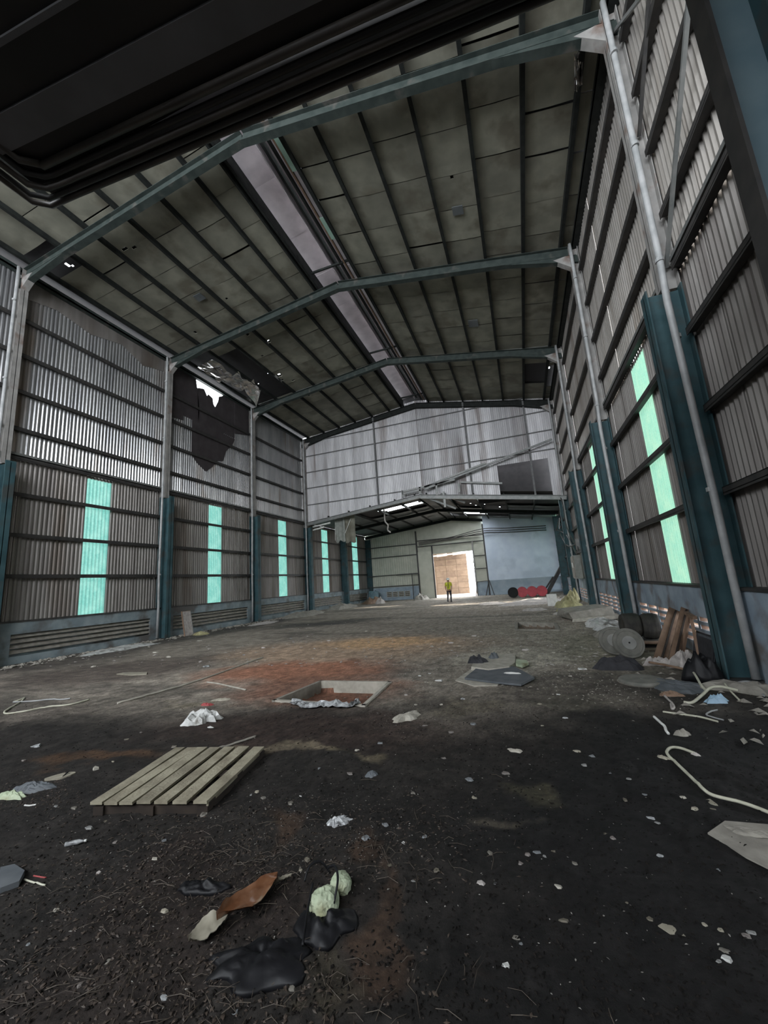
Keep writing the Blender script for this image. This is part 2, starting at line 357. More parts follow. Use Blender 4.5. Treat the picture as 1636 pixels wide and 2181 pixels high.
# --- plinths (masonry with openings), built from cells around real openings
def cells(parent, name, m, u, v, holes, mk):
    us = sorted(set([u[0], u[1]]+[a for h in holes for a in h[:2]])); vs = sorted(set([v[0], v[1]]+[a for h in holes for a in h[2:]]))
    us = [a for a in us if u[0]-1e-6 <= a <= u[1]+1e-6]; vs = [a for a in vs if v[0]-1e-6 <= a <= v[1]+1e-6]
    b = MB()
    for v0, v1 in zip(vs[:-1], vs[1:]):
        run = None
        for u0, u1 in zip(us[:-1], us[1:]):
            cu, cv = (u0+u1)/2, (v0+v1)/2
            hole = any(h[0] < cu < h[1] and h[2] < cv < h[3] for h in holes)
            if not hole: run = (run[0], u1) if run else (u0, u1)
            if hole and run: mk(b, run[0], run[1], v0, v1); run = None
        if run: mk(b, run[0], run[1], v0, v1)
    return b.obj(name, m, parent)
for i in range(len(COLS)-1):
    a, b_ = COLS[i], COLS[i+1]
    # left: recess with louvre slats
    rec = [(a+.65, b_-.45, .22, .86)]
    cells(wall_left, 'plinth_wall', 'plinth', (a, b_), (-.3, 1.22), rec, lambda B, u0, u1, v0, v1: B.box(PL-.16, PL, u0, u1, v0, v1))
    MB().box(PL-.20, PL-.16, a, b_, -.3, 1.22).obj('plinth_backing', 'plinth', wall_left)
    for k in range(4):
        z = .28+k*.15
        MB().add([(PL-.15, a+.65, z), (PL-.02, a+.65, z+.02), (PL-.02, b_-.45, z+.02), (PL-.15, b_-.45, z),
                  (PL-.15, a+.65, z+.13), (PL-.02, a+.65, z+.05), (PL-.02, b_-.45, z+.05), (PL-.15, b_-.45, z+.13)],
                 [(0,1,2,3), (7,6,5,4), (0,4,5,1), (1,5,6,2), (2,6,7,3), (3,7,4,0)]).obj('louvre_slat', 'conc', wall_left)
    # right: breeze openings, six by four
    hs = []
    if i >= 1:
        y0, y1 = a+.85, b_-.35; z0, z1 = .17, .70
        if i == 3: y1 = b_-.3
        nc = 6; cw = (y1-y0)/nc; rh = (z1-z0)/4
        for c in range(nc):
            for r_ in range(4): hs.append((y0+c*cw+.045, y0+(c+1)*cw-.045, z0+r_*rh+.03, z0+(r_+1)*rh-.028))
    else:
        y0, y1 = 1.6, 6.3; cw = (y1-y0)/6
        for c in range(6):
            for r_ in range(4): hs.append((y0+c*cw+.045, y0+(c+1)*cw-.045, .17+r_*.1325+.03, .17+(r_+1)*.1325-.028))
    cells(wall_right, 'plinth_wall', 'plinth_r', (a, b_), (-.3, 1.2), hs, lambda B, u0, u1, v0, v1: B.box(PR, PR+.12, u0, u1, v0, v1))
MB().box(PL-.2, PL, YN, COLS[0], -.3, 1.22).obj('plinth_wall', 'plinth', wall_left)
MB().box(PR, PR+.12, YN, COLS[0], -.3, 1.2).obj('plinth_wall', 'plinth_r', wall_right)
MB().box(PL-.21, PL+.03, YN, YF, 1.2, 1.25).obj('plinth_cap', 'girt', wall_left)
MB().box(PR-.03, PR+.22, YN, YF, 1.18, 1.22).obj('plinth_cap', 'girt', wall_right)

# --- high roof
HOLES_DECK = []
def roofhole(x, y, sx, sy): HOLES_DECK.append((x-sx/2, x+sx/2, y-sy/2, y+sy/2))
for (x, y, sx, sy) in [(-13.35, 7.5, .10, .16), (-13.25, 7.6, .08, .07), (-12.7, 6.98+.35, .03, .03), (-12.3, 12.0, .05, .07), (-10.55, 13.3, .09, .07), (-14.1, 12.05, .08, .1),
                       (-10.1, 14.2, .16, .12), (-10.95, 14.9, .05, .05), (-11.25, 16.75, .20, .20), (-11.35, 17.2, .10, .1), (-11.7, 16.4, .06, .06), (-10.9, 17.6, .14, .05),
                       (-12.9, 16.6, .08, .09), (-12.7, 16.9, .07, .07), (-12.8, 18.1, .09, .1), (-11.0, 19.5, .07, .08), (-13.3, 17.0, .3, .05), (-12.4, 19.0, .2, .04), (-13.9, 17.8, .1, .15),
                       (-.55, 9.5, .03, .03), (2.55, 21.0, .1, .22), (2.62, 20.2, .05, .1), (-4.9, 23.6, .06, .08), (-9.9, 11.2, .03, .03), (-11.2, 7.9, .16, .03), (-10.9, 8.0, .1, .03)]:
    roofhole(x, y, sx, sy)
def slope_pt(x, y, dz, f=zr): return (x, y, f(x)+dz)
MONL, MONR = -6.42, -4.72
def deck_side(x0, x1, y0, y1, dz, name, m, parent, holes, f=zr, th=.02):
    def mk(B, u0, u1, v0, v1):
        vs = [slope_pt(u0, v0, dz, f), slope_pt(u1, v0, dz, f), slope_pt(u1, v1, dz, f), slope_pt(u0, v1, dz, f)]
        B.add(vs+[(p[0], p[1], p[2]+th) for p in vs], [(0,3,2,1),(4,5,6,7),(0,1,5,4),(1,2,6,5),(2,3,7,6),(3,0,4,7)])
    return cells(parent, name, m, (x0, x1), (y0, y1), [h for h in holes if h[0] < x1 and h[1] > x0], mk)
deck_side(XL-.3, MONL-.05, YN, YD+.3, .24, 'roof_deck', 'deck', ceiling, HOLES_DECK)
deck_side(MONR+.05, XR+.3, YN, YD+.3, .24, 'roof_deck', 'deck', ceiling, HOLES_DECK)
PURL_L = [-14.0, -12.68, -11.42, -10.12, -8.8, -7.5, -6.62, -6.46]
PURL_R = [-4.68, -3.66, -2.42, -1.18, .06, 1.28, 2.42, 2.85]
# insulation panels between purlins: each its own piece, uneven, with slightly ragged joints
def ceil_panel(x0, x1, y0, y1, par, m='ceil', f=zr, base=.15, sag=.03, holes=()):
    n = 4; k = 4; b = MB(); sd = rnd.random()*100
    gap0, gap1 = rnd.uniform(.004, .02), rnd.uniform(.004, .02)
    if rnd.random() < .15: gap1 += rnd.uniform(.02, .06)
    for layer in (0, .012):
        for j in range(k+1):
            for i in range(n+1):
                u = i/n; v = j/k
                x = x0+(x1-x0)*u; y = y0+gap0+(y1-y0-gap0-gap1)*v
                s_ = -sag*math.sin(math.pi*u)*(.5+.8*mnoise.noise(Vector((x*.8, y*.8, sd))))
                if j in (0, k): s_ -= .012*mnoise.noise(Vector((x*3, y*3, sd)))+.004
                b.v.append((x, y, f(x)+base+s_+layer))
    W = n+1; H = W*(k+1)
    for j in range(k):
        for i in range(n):
            a = j*W+i
            cx = x0+(x1-x0)*(i+.5)/n; cy = y0+(y1-y0)*(j+.5)/k
            b.f.append((a, a+W, a+W+1, a+1))
            b.f.append((H+a, H+a+1, H+a+W+1, H+a+W))
    return b.obj('ceiling_panel', m, par)
def split_holes(x0, x1, y0, y1):
    return [h for h in HOLES_DECK if h[0] < x1 and h[1] > x0 and h[2] < y1 and h[3] > y0]
MISSING = {}
for xs in (PURL_L[:7], PURL_R):
    for x0, x1 in zip(xs[:-1], xs[1:]):
        y = .9
        while y < YD:
            y2 = min(y+rnd.choice([1.05, 1.2, 1.2, 1.35]), YD+.25)
            if YD-y2 < .4: y2 = YD+.25
            hs = split_holes(x0, x1, y, y2)
            miss = (x0 < -13.5 and 13.2 < (y+y2)/2 < 18.4) or (x0 == PURL_L[1] and 14.2 < (y+y2)/2 < 18.6) or (x0 < -13.5 and 7.2 < y2 < 8.6) or (x0 > 1 and x1 > 2.4 and 20.5 < (y+y2)/2 < 22.6)
            if not miss:
                if hs:
                    def mk(B, u0, u1, v0, v1):
                        vs = [slope_pt(u0, v0, .145), slope_pt(u1, v0, .145), slope_pt(u1, v1, .145), slope_pt(u0, v1, .145)]
                        B.add(vs+[(p[0], p[1], p[2]+.012) for p in vs], [(0,3,2,1),(4,5,6,7),(0,1,5,4),(1,2,6,5),(2,3,7,6),(3,0,4,7)])
                    big = [(h[0]-.03, h[1]+.03, h[2]-.03, h[3]+.03) for h in hs]
                    cells(ceiling, 'ceiling_panel', 'ceil', (x0, x1), (y, y2), big, mk)
                else: ceil_panel(x0, x1, y, y2, ceiling)
            y = y2
for x in PURL_L+PURL_R:
    b = MB()
    w = .03 if x in (PURL_L[6], PURL_L[7]) else .035
    b.box(x-w, x+w, YN, YD+.2, zr(x)-.02, zr(x)+.15)
    if w > .03: b.box(x-w, x+w+.03, YN, YD+.2, zr(x)-.03, zr(x)-.02)
    b.obj('purlin', 'purlin', ceiling)
# gutter channel along the eaves
MB().box(XL+.02, XL+.22, YN, YD, 12.5, 12.56).box(XL+.2, XL+.22, YN, YD, 12.5, 12.66).obj('eave_channel', 'rafter', ceiling)
MB().box(XR-.22, XR-.02, YN, YD, 11.83, 11.88).box(XR-.22, XR-.2, YN, YD, 11.83, 11.98).obj('eave_channel', 'purlin', ceiling)
# ridge monitor: raised cap sheets above an open slot, light comes in along its left edge
zc = 13.62+.62
yy = YN
while yy < YD+.2:
    y2 = min(yy+1.95, YD+.3); b = MB(); tilt = rnd.uniform(-.004, .004); zc = 13.62+.62+(.008 if int(yy*10) % 2 else -.008)
    b.add([(-6.72, yy, zc-.12), (-5.62, yy, zc+.02+tilt), (-5.62, y2+.03, zc+.02+tilt), (-6.72, y2+.03, zc-.12),
           (-6.72, yy, zc-.10), (-5.62, yy, zc+.04+tilt), (-5.62, y2+.03, zc+.04+tilt), (-6.72, y2+.03, zc-.10)],
          [(0,3,2,1),(4,5,6,7),(0,1,5,4),(1,2,6,5),(2,3,7,6),(3,0,4,7)])
    b.obj('ridge_cap', 'cap', ceiling)
    b = MB(); b.add([(-5.60, yy, zc+.02), (-4.35, yy, zc-.20), (-4.35, y2+.03, zc-.20), (-5.60, y2+.03, zc+.02),
           (-5.60, yy, zc+.04), (-4.35, yy, zc-.18), (-4.35, y2+.03, zc-.18), (-5.60, y2+.03, zc+.04)],
          [(0,3,2,1),(4,5,6,7),(0,1,5,4),(1,2,6,5),(2,3,7,6),(3,0,4,7)])
    b.obj('ridge_cap', 'cap', ceiling)
    yy = y2
MB().box(-5.50, -5.42, YN, YD, 13.95, 14.15).obj('ridge_purlin', 'purlin', ceiling)
MB().box(-5.18, -5.12, YN, YD, 13.72, 13.86).obj('ridge_purlin', 'purlin', ceiling)
MB().box(-5.02, -4.97, YN, YD, 13.70, 13.80).obj('ridge_purlin', 'plank', ceiling)
MB().box(MONL-.03, MONL, YN, YD, zr(MONL), zr(MONL)+.42).obj('ridge_curb', 'purlin', ceiling)
MB().box(MONR, MONR+.03, YN, YD, zr(MONR), zr(MONR)+.52).obj('ridge_curb', 'purlin', ceiling)
for y in (11.9, 17.9, 6.2, 0.3, 23.6):
    MB().bar((-6.4, y, 13.75), (-4.7, y, 13.75), .06, .08).obj('ridge_strut', 'purlin', ceiling)
for y0, y1 in ((6.95, 8.3), (9.9, 10.8)):
    MB().add([(-4.96, y0, 13.69), (-4.72, y0, 13.64), (-4.72, y1, 13.64), (-4.96, y1, 13.69), (-4.96, y0, 13.7), (-4.72, y0, 13.65), (-4.72, y1, 13.65), (-4.96, y1, 13.7)],
             [(0,3,2,1),(4,5,6,7),(0,1,5,4),(1,2,6,5),(2,3,7,6),(3,0,4,7)]).obj('green_strip', mat('pale_green_sheet', (.30, .46, .38), (.36, .52, .43), rough=.5), ceiling)
MB().box(-5.62, -5.60, YN, YD, 13.9, zc+.02).obj('ridge_board', 'cap', ceiling)

for px_, py_, w_, d_ in ((975, 447, .32, .30), (1008, 688, .42, .5), (425, 632, .34, .32)):
    d = WX + RX*((px_-818)/FPX) - UX*((py_-1090.5)/FPX); t_ = 10.0
    for _ in range(30):
        p = CAM+d*t_; t_ += (zr(p.x)+.12-p.z)/d.z*.8
    p = CAM+d*t_; B = MB(); vs = [(p.x+a, p.y+b_, zr(p.x+a)+.085) for a, b_ in ((-w_/2, -d_/2), (w_/2, -d_/2), (w_/2, d_/2), (-w_/2, d_/2))]
    B.add(vs+[(q[0], q[1], q[2]+.02) for q in vs], [(0,3,2,1),(4,5,6,7),(0,1,5,4),(1,2,6,5),(2,3,7,6),(3,0,4,7)]).obj('ceiling_patch', 'ceil_far', ceiling)
# --- frames: columns and rafters
def ibeam(b, a, c, depth, width, t=.014, up=(0,0,1)):
    """I section between two points; depth along up, flanges across"""
    a = Vector(a); c = Vector(c); d = (c-a).normalized(); up = Vector(up); sd = d.cross(up).normalized(); u = sd.cross(d).normalized()
    b.bar(a+u*(depth/2-t/2), c+u*(depth/2-t/2), width, t, u); b.bar(a-u*(depth/2-t/2), c-u*(depth/2-t/2), width, t, u)
    b.bar(a, c, t*.8, depth-2*t, u)
cn = ['nearest', 'second', 'third', 'fourth', 'fifth', 'sixth']
CLAB = {('L', 1): 'stepped blue-green column at the left edge of the picture', ('L', 2): 'stepped blue-green column on left wall next to the leaning white board',
        ('L', 3): 'stepped blue-green column on left wall between second and third green strips', ('L', 4): 'stepped column on left wall under the end of the high gable wall',
        ('L', 5): 'dim column on left wall under the hanging grey insulation', ('L', 6): 'dark corner column where left wall meets the far wall',
        ('R', 1): 'tall stepped blue-green column on right wall above the heap of black bags', ('R', 2): 'stepped blue-green column on right wall behind the tyres',
        ('R', 3): 'stepped column on right wall, third from the camera, beyond the tyres', ('R', 4): 'stepped column on right wall below the end of the high gable',
        ('R', 5): 'dark column on right wall beside the grey meter box', ('R', 6): 'dark corner column where right wall meets the pale blue wall',
        ('L', 0): 'column on left wall nearest to the camera side', ('R', 0): 'column on right wall nearest to the camera side'}
for i, y in enumerate(COLS):
    for sd_, X, sg in (('L', XL, 1), ('R', XR, -1)):
        if i == 0 and sd_ == 'L': pass
        x0 = X+sg*.06
        c = thing('steel_column', CLAB[(sd_, i)], 'column', (x0, y, 0))
        high = i <= 4
        ztop = 5.95 if high else (6.0 if sd_ == 'L' else 5.6)
        dl = .56 if sd_ == 'L' else .50
        b = MB(); t = .02
        b.box(*sorted((0, sg*t)), -.13, .13, 0, ztop).box(*sorted((sg*(dl-t), sg*dl)), -.13, .13, 0, ztop).box(*sorted((0, sg*dl)), -.01, .01, 0, ztop-.05)
        b.obj('lower_shaft', 'col_blue', c)
        MB().box(*sorted((-sg*.02, sg*(dl+.06))), -.18, .18, 0, .03).obj('base_plate', 'girt', c)
        if high:
            b = MB(); du = .27; zt = (zr(x0)-.02)
            b.box(*sorted((0, sg*.015)), -.11, .11, ztop-.02, zt).box(*sorted((sg*(du-.015), sg*du)), -.11, .11, ztop-.02, zt).box(*sorted((0, sg*du)), -.008, .008, ztop, zt)
            b.obj('upper_shaft', 'col_grey', c)
            # knee bracket
            k = MB(); zb = zt-.85
            k.add([(sg*.27, -.10, zb+.1), (sg*.27, .10, zb+.1), (sg*.75, .10, zb+.52), (sg*.75, -.10, zb+.52), (sg*.27, -.1, zb+.55), (sg*.27, .1, zb+.55)],
                  [(0,1,2,3), (0,3,4), (1,5,2), (3,2,5,4), (0,4,5,1)])
            k.obj('knee_bracket', 'col_grey', c)
PLAB = {('L', 1): 'left edge of the picture', ('L', 2): 'left wall column beside the white board', ('L', 3): 'left wall column between second and third green strips',
        ('L', 4): 'left wall column under the gable end', ('R', 1): 'nearest big right wall column', ('R', 2): 'right wall column behind the tyres',
        ('R', 3): 'third right wall column beyond the tyres', ('R', 4): 'right wall column under the gable end'}
for (sd_, i), w_ in PLAB.items():
    y = COLS[i]; X = -14.30 if sd_ == 'L' else 2.66; sg = 1 if sd_ == 'L' else -1
    zt = zr(X)-.12
    t = thing('downpipe', 'long grey rain pipe running down the '+w_, 'pipe', (X, y-.2, 0))
    pts = [(0, 0, zt+.05), (-sg*.0, 0, zt-.3), (sg*.02, -.02, 6.4), (sg*.06, -.06, 5.6), (sg*.02, -.05, 2.5), (0, 0, 1.3), (-sg*0.0, -.02, .06)]
    MB().tube(pts, .05, 10).obj('pipe', 'pipe', t, smooth=True)
    for z in (zt-1.2, 6.35, 8.6, 5.0, 2.6):
        MB().lathe([(.06, z-.03), (.06, z+.03)], 10, 'z', (sg*.03 if z < 6.5 else sg*.01, -.03, 0)).obj('clip', 'pipe', t)
RLAB = ['nearest', 'first', 'second', 'third', 'fourth']
for i in range(1, 5):
    y = COLS[i]
    r = thing('roof_beam', ['', 'grey-green rafter crossing the high roof just beyond the dark canopy', 'grey-green rafter crossing the middle of the high roof, second from the camera',
              'grey-green rafter crossing the high roof, third from the camera', 'dark rafter along the top of the far high gable wall'][i], 'beam', (XM, y, 13.3))
    if i >= 1:
        for sgn, xe in ((-1, XL+.1), (1, XR-.1)):
            b = MB(); a = Vector((0, 0, 13.60-.20-13.3)); c = Vector((xe-XM, 0, zr(xe)-.03-.2-13.3))
            dn = .34; ibeam(b, a, c, dn, .20)
            # haunch near the column
            hx = xe+(-sgn)*2.2-XM; zh = zr(xe-sgn*2.2)-.03-13.3
            b.obj('rafter', 'rafter' if i < 4 else 'purlin', r)
            q = MB().add([(c.x, -.09, c.z-.17), (c.x, .09, c.z-.17), (c.x, -.09, c.z-.42), (c.x, .09, c.z-.42), (hx, -.09, zh-.37), (hx, .09, zh-.37)],
                         [(0,2,4), (1,5,3), (2,3,5,4), (0,1,3,2), (0,4,5,1)])
            q.obj('haunch', 'rafter' if i < 4 else 'purlin', r)
        if i < 4: MB().tube([(-8.6, .14, 12.9-13.3+.0), (-.2, .14, 13.55-13.3), (8.3, .14, 12.1-13.3)], .02, 6).obj('conduit', 'girt_hi', r)

# --- far high gable wall at YD
gx = XL+.1; k = 0
_g = {}
while gx < XR-.1:
    w = .98; x1 = min(gx+w, XR)
    cxm = (gx+x1)/2
    def gsheet(x0, x1, z0a, z0b, z1a, z1b):
        n = max(2, round((x1-x0)/.12)); b = MB(); prof = []
        for i in range(n):
            for t, a in ((0, -1), (.2, -1), (.4, 1), (.8, 1)): prof.append(((i+t)/n, a*.014))
        prof.append((1, -.014))
        for lay in (0, 1):
            for u, a in prof:
                z = (z0a+(z0b-z0a)*u) if lay == 0 else (z1a+(z1b-z1a)*u)
                b.v.append((x0+(x1-x0)*u, YD+.16+a, z))
        m = len(prof)
        for i in range(m-1): b.f.append((i, i+1, m+i+1, m+i))
        return b.obj('wall_sheet', 'sheet_gable', wall_gable)
    lo0, lo1 = zl(gx)+.22, zl(x1)+.22
    gapt = -.14 if (rnd.random() < .55 or gx > -8) else -.04
    top0, top1 = zr(gx)+.1-gapt, zr(x1)+.1-gapt
    if -.75 < cxm < 1.7: gsheet(gx, x1, 8.35, 8.35, top0, top1)
    elif cxm > 1.7: gsheet(gx, x1, lo0, lo1, top0, top1)
    else: gsheet(gx, x1, lo0, lo1, top0, top1)
    gx = x1
for z in (7.6, 8.85, 10.05, 11.3, 12.4):
    x0 = XL+.2
    if z > 12.5: x0 = -10
    MB().box(x0, XR-.2, YD+.06, YD+.12, z-.025, z+.025).obj('girt', 'gable_girt', wall_gable) if z > 7.7 else MB().box(x0, -6.3, YD+.06, YD+.12, z-.025, z+.025).obj('girt', 'gable_girt', wall_gable)
for x in (-8.75, -2.45, 1.2):
    MB().box(x-.05, x+.05, YD-.02, YD+.08, zl(x)+.2, zr(x)-.05).obj('gable_post', 'gable_girt', wall_gable)
# dark panel put up to stand for the unlit void behind missing sheets
MB().box(-2.2, 2.6, YD+.9, YD+.95, 6.2, 9.4).obj('void_panel', 'deck', wall_gable)
MB().add([(MONL-.3, YD+.2, 13.3), (MONR+.3, YD+.2, 13.3), (MONR+.3, YD+.2, 14.35), (MONL-.3, YD+.2, 14.35), (MONL-.3, YD+.24, 13.3), (MONR+.3, YD+.24, 13.3), (MONR+.3, YD+.24, 14.35), (MONL-.3, YD+.24, 14.35)], [(0,3,2,1),(4,5,6,7),(0,1,5,4),(1,2,6,5),(2,3,7,6),(3,0,4,7)]).obj('ridge_end', 'deck', wall_gable)
# --- lower roof over the far bays
for nm, y, lab, mm in (('low_beam', YD-.05, 'pale grey beam along the foot of the far high gable wall', 'girt_hi'), ('low_beam', 30.29, 'dark rafter crossing the low roof beyond the gable', 'purlin'), ('low_beam', 35.85, 'dark rafter along the top of the far wall above the doorway', 'purlin')):
    for sgn, xe in ((-1, XL+.1), (1, XR-.1)):
        b = MB(); ibeam(b, (-5.8, y, 7.05), (xe, y, zl(xe)+.1), .24, .18); b.obj('rafter', mm, ceiling_low)
LH = [(-3.8, 2.4, 25.5, 26.9), (-9.9, -6.7, 27.3, 27.62), (-9.6, -6.5, 27.78, 27.95), (-9.4, -6.3, 28.1, 28.32), (-5.3, -3.0, 33.6, 34.3), (-4.2, -2.4, 34.5, 34.8), (-4.2, -1.2, 33.3, 33.4),  # first opening added out of view to let daylight into the far bays
      (-2.6, -2.5, 27.2, 27.4), (-1.9, -1.8, 28.4, 28.6), (.2, .35, 26.6, 26.8), (1.2, 1.3, 26.1, 26.3), (1.9, 2.1, 25.6, 25.85), (-1.2, -1.1, 30.6, 30.9), (-3.2, -3.1, 29.2, 29.4), (-2.9, -2.8, 30.0, 30.2), (-2.2, -2.12, 29.5, 29.7)]
LX = [-14.6, -12.6, -11.0, -9.4, -7.6, -6.2, -5.4, -4.2, -2.4, -.6, 1.2, 2.95]
deck_side(XL-.2, -5.8, YD+.2, YF+.3, .50, 'low_deck', 'deck', ceiling_low, LH, f=zl)
deck_side(-5.8, XR+.2, YD+.2, YF+.3, .50, 'low_deck', 'deck', ceiling_low, LH, f=zl)
for x0, x1 in zip(LX[:-1], LX[1:]):
    y = YD+.2
    while y < YF-.05:
        y2 = min(y+1.45, YF); hs = [h for h in LH if h[0] < x1 and h[1] > x0 and h[2] < y2 and h[3] > y]
        if not hs and not (x0 > -5.5 and rnd.random() < .35): ceil_panel(x0, x1, y, y2, ceiling_low, 'ceil_far', zl, .36, .05)
        y = y2
for x in LX[1:-1]:
    MB().box(x-.035, x+.035, YD, YF, zl(x)+.22, zl(x)+.36).obj('purlin', 'purlin', ceiling_low)

# --- far wall at YF
def fw(name, m, x0, x1, z0, z1, y0=YF, y1=YF+.12): return MB().box(x0, x1, y0, y1, z0, z1).obj(name, m, wall_far)
fx = XL
for i in range(6):
    x1 = XL+(i+1)*(5.35/6); b = corr(x1-fx, 5.3, 'sheet_far', pitch=.2)
    o = link('wall_sheet', b, wall_far, (fx, YF+.05, 1.15), (0, 0, -math.pi/2)); o.rotation_euler = (0, 0, -math.pi/2); fx = x1
MB().box(XL, -3.0, YF+.10, YF+.14, 4.15, 7.3).obj('wall_lining', 'sheet_far', wall_far)
fw('wall_plinth', 'plinth_f', XL, -9.3, -.3, 1.2)
fw('wall_sheet', 'sheet_far', -9.25, -7.85, -.1, 4.3, YF-.1, YF+.1)
fw('wall_sheet', 'sheet_far', -4.1, -3.0, 1.2, 4.6, YF-.02, YF+.1)
fw('wall_plinth', 'plinth_f', -4.1, -3.0, -.3, 1.2, YF-.1, YF+.1)
fw('door_head', 'sheet_far', -7.85, -4.1, 4.0, 4.75, YF-.02, YF+.1)
for z in (1.3, 2.35, 4.1, 5.1):
    fw('girt', 'girt', XL+.2, -9.25, z-.04, z+.04, YF-.12, YF-.02)
for z in (4.8, 5.35):
    fw('girt', 'girt', -9.2, -3.0, z-.04, z+.04, YF-.14, YF-.04)
for z in (2.35, 3.5):
    fw('girt', 'girt', -4.1, -3.0, z-.035, z+.035, YF-.12, YF-.03)
for x in (-9.3, -7.85, -4.1, -3.05):
    fw('door_post' if x in (-7.85, -4.1) else 'wall_post', 'col_grey' if x == -4.1 else 'girt', x-.06, x+.06, -.1, 4.8 if x in (-7.85, -4.1) else 6.3, YF-.16, YF-.04)
# pale blue plastered wall on the right
b = MB(); bx0, bx1 = -2.98, XR
b.add([(bx0, YF-.25, -.3), (bx1, YF-.25, -.3), (bx1, YF-.25, zl(bx1)+.48), (bx0, YF-.25, zl(bx0)+.48), (bx0, YF-.05, -.3), (bx1, YF-.05, -.3), (bx1, YF-.05, zl(bx1)+.48), (bx0, YF-.05, zl(bx0)+.48)],
      [(0,1,2,3),(7,6,5,4),(0,4,5,1),(1,5,6,2),(2,6,7,3),(3,7,4,0)])
b.obj('plaster_wall', 'bluewall', wall_far)
fw('plaster_dado', mat('blue_grey_dado', (.25, .32, .38), (.36, .42, .47), rough=.85, scale=1.5), bx0, bx1, -.2, 1.25, YF-.27, YF-.25)
# --- near wall (behind the camera): closed below, open to the sky above
MB().box(XL, XR, YN-.1, YN, -.3, 6.0).obj('near_wall', 'sheet_lo', wall_near)
portal(((XL+XR)/2, YN-.05, 9.3), ((XL+XR)/2, 10, 9.3), 17.3, 6.4)

# ================================================================== FLOOR
def smooth(a, b, x):
    t = np.clip((x-a)/(b-a), 0, 1); return t*t*(3-2*t)
_rng = np.random.RandomState(5); _lat = _rng.rand(257, 257)
def vnoise(x, y, s):
    x = x*s+57.3; y = y*s+31.7; xi = np.floor(x).astype(int); yi = np.floor(y).astype(int); fx_ = x-xi; fy = y-yi
    fx_ = fx_*fx_*(3-2*fx_); fy = fy*fy*(3-2*fy); g = lambda a, b: _lat[a % 257, b % 257]
    return (g(xi, yi)*(1-fx_)+g(xi+1, yi)*fx_)*(1-fy)+(g(xi, yi+1)*(1-fx_)+g(xi+1, yi+1)*fx_)*fy
def fbm(x, y, s, o=4):
    r = 0; a = .5; tot = 0
    for i in range(o): r = r+a*vnoise(x, y, s*2**i); tot += a; a *= .5
    return r/tot
PITS = [(G(585, 1494), G(683, 1453), G(830, 1455), G(775, 1505), .16), (G(1100, 1342), G(1100, 1326), G(1183, 1328), G(1190, 1343), .12)]
def inquad(x, y, q, grow=0.0):
    c = sum((Vector((p.x, p.y)) for p in q), Vector((0, 0)))/4
    P = [c+(Vector((p.x, p.y))-c)*(1+grow) for p in q]
    m = np.ones_like(x, bool); s0 = None
    area = sum(P[i].x*P[(i+1) % 4].y-P[(i+1) % 4].x*P[i].y for i in range(4)); sg = 1 if area > 0 else -1
    for i in range(4):
        a, b_ = P[i], P[(i+1) % 4]; m &= sg*((b_.x-a.x)*(y-a.y)-(b_.y-a.y)*(x-a.x)) > 0
    return m
def fheight(x, y):
    near = 1-smooth(3.5, 8, y)
    h = (fbm(x, y, 1.1)-.5)*.05*(.4+.6*near)+(fbm(x+9, y, 6)-.5)*.035*near+(fbm(x, y+5, 22, 3)-.5)*.022*near
    h += (fbm(x, y, 4)-.5)*.03*smooth(-12.6, -14.2, x)
    return h*.9
ys = [-6.9, -4, -2, -.5, .3]; y = .8
while y < 36.5: ys.append(y); y += max(.014, y*.0085)
ys += [38, 40, 44, 50]
xs = np.concatenate([np.linspace(-14.45, -8, 60), np.linspace(-8, -3.5, 110)[1:], np.linspace(-3.5, 1.6, 300)[1:], np.linspace(1.6, 2.85, 40)[1:]])
ys = np.array(ys); XX, YY = np.meshgrid(xs, ys); HH = fheight(XX, YY)
for q in PITS:
    m = inquad(XX, YY, q[:4], .0); HH = np.where(m, HH*.3-q[4], HH)
# albedo zones (dirt, soot, dust), with near canopy shade and mid-floor daylight mixed in
C = np.zeros(XX.shape+(3,)); soot_shade = np.array((.0062, .0058, .0057)); C[:] = (.25, .218, .18)
wx = XX+(fbm(XX, YY, .9)-.5)*2.2; wy = YY+(fbm(XX+20, YY+7, .9)-.5)*2.2
wx2 = XX+(fbm(XX, YY, 2.2)-.5)*.9; wy2 = YY+(fbm(XX+20, YY+7, 2.2)-.5)*.9
def blend(w, col):
    global C
    w = np.clip(w, 0, 1)[..., None]; C = C*(1-w)+np.array(col)*w
def blob(cx, cy, rx, ry, col, k=1.0, rot=0.0, soft=.6, X=None, Y=None):
    X = wx2 if X is None else X; Y = wy2 if Y is None else Y
    c, s = math.cos(rot), math.sin(rot); u = ((X-cx)*c+(Y-cy)*s)/rx; v = (-(X-cx)*s+(Y-cy)*c)/ry
    blend(k*(1-smooth(1-soft, 1, np.sqrt(u*u+v*v))), col)
streak = fbm(XX*.35, YY*1.6, 1.0)
blend(smooth(.45, .7, streak)*.55, (.33, .29, .24))
blend(smooth(.52, .72, fbm(XX*.5+40, YY*1.8, .8))*.6, (.08, .072, .064))
blob(-13.4, 16, 2.0, 9, (.035, .033, .03), .8, 0.05)
blob(-9.0, 16.5, 4.2, 1.6, (.03, .03, .03), .75, .5)
blob(-13.5, 8.5, 3.0, 3.0, (.06, .05, .045), .8)
blob(-4.6, 9.8, 4.6, 2.6, (.42, .30, .21), .9, .2)
blob(-3.9, 10.6, 2.2, 1.3, (.56, .36, .20), .85, .1)
blob(-4.6, 7.2, 2.6, 1.4, (.34, .155, .095), .95, .2)
blob(-3.4, 6.0, 1.9, 1.3, (.21, .105, .07), .9)
blob(-.4, 8.4, 1.5, 1.4, (.38, .35, .29), .9, .2)
blob(-1.2, 7.0, 1.3, .7, (.26, .23, .19), .7)
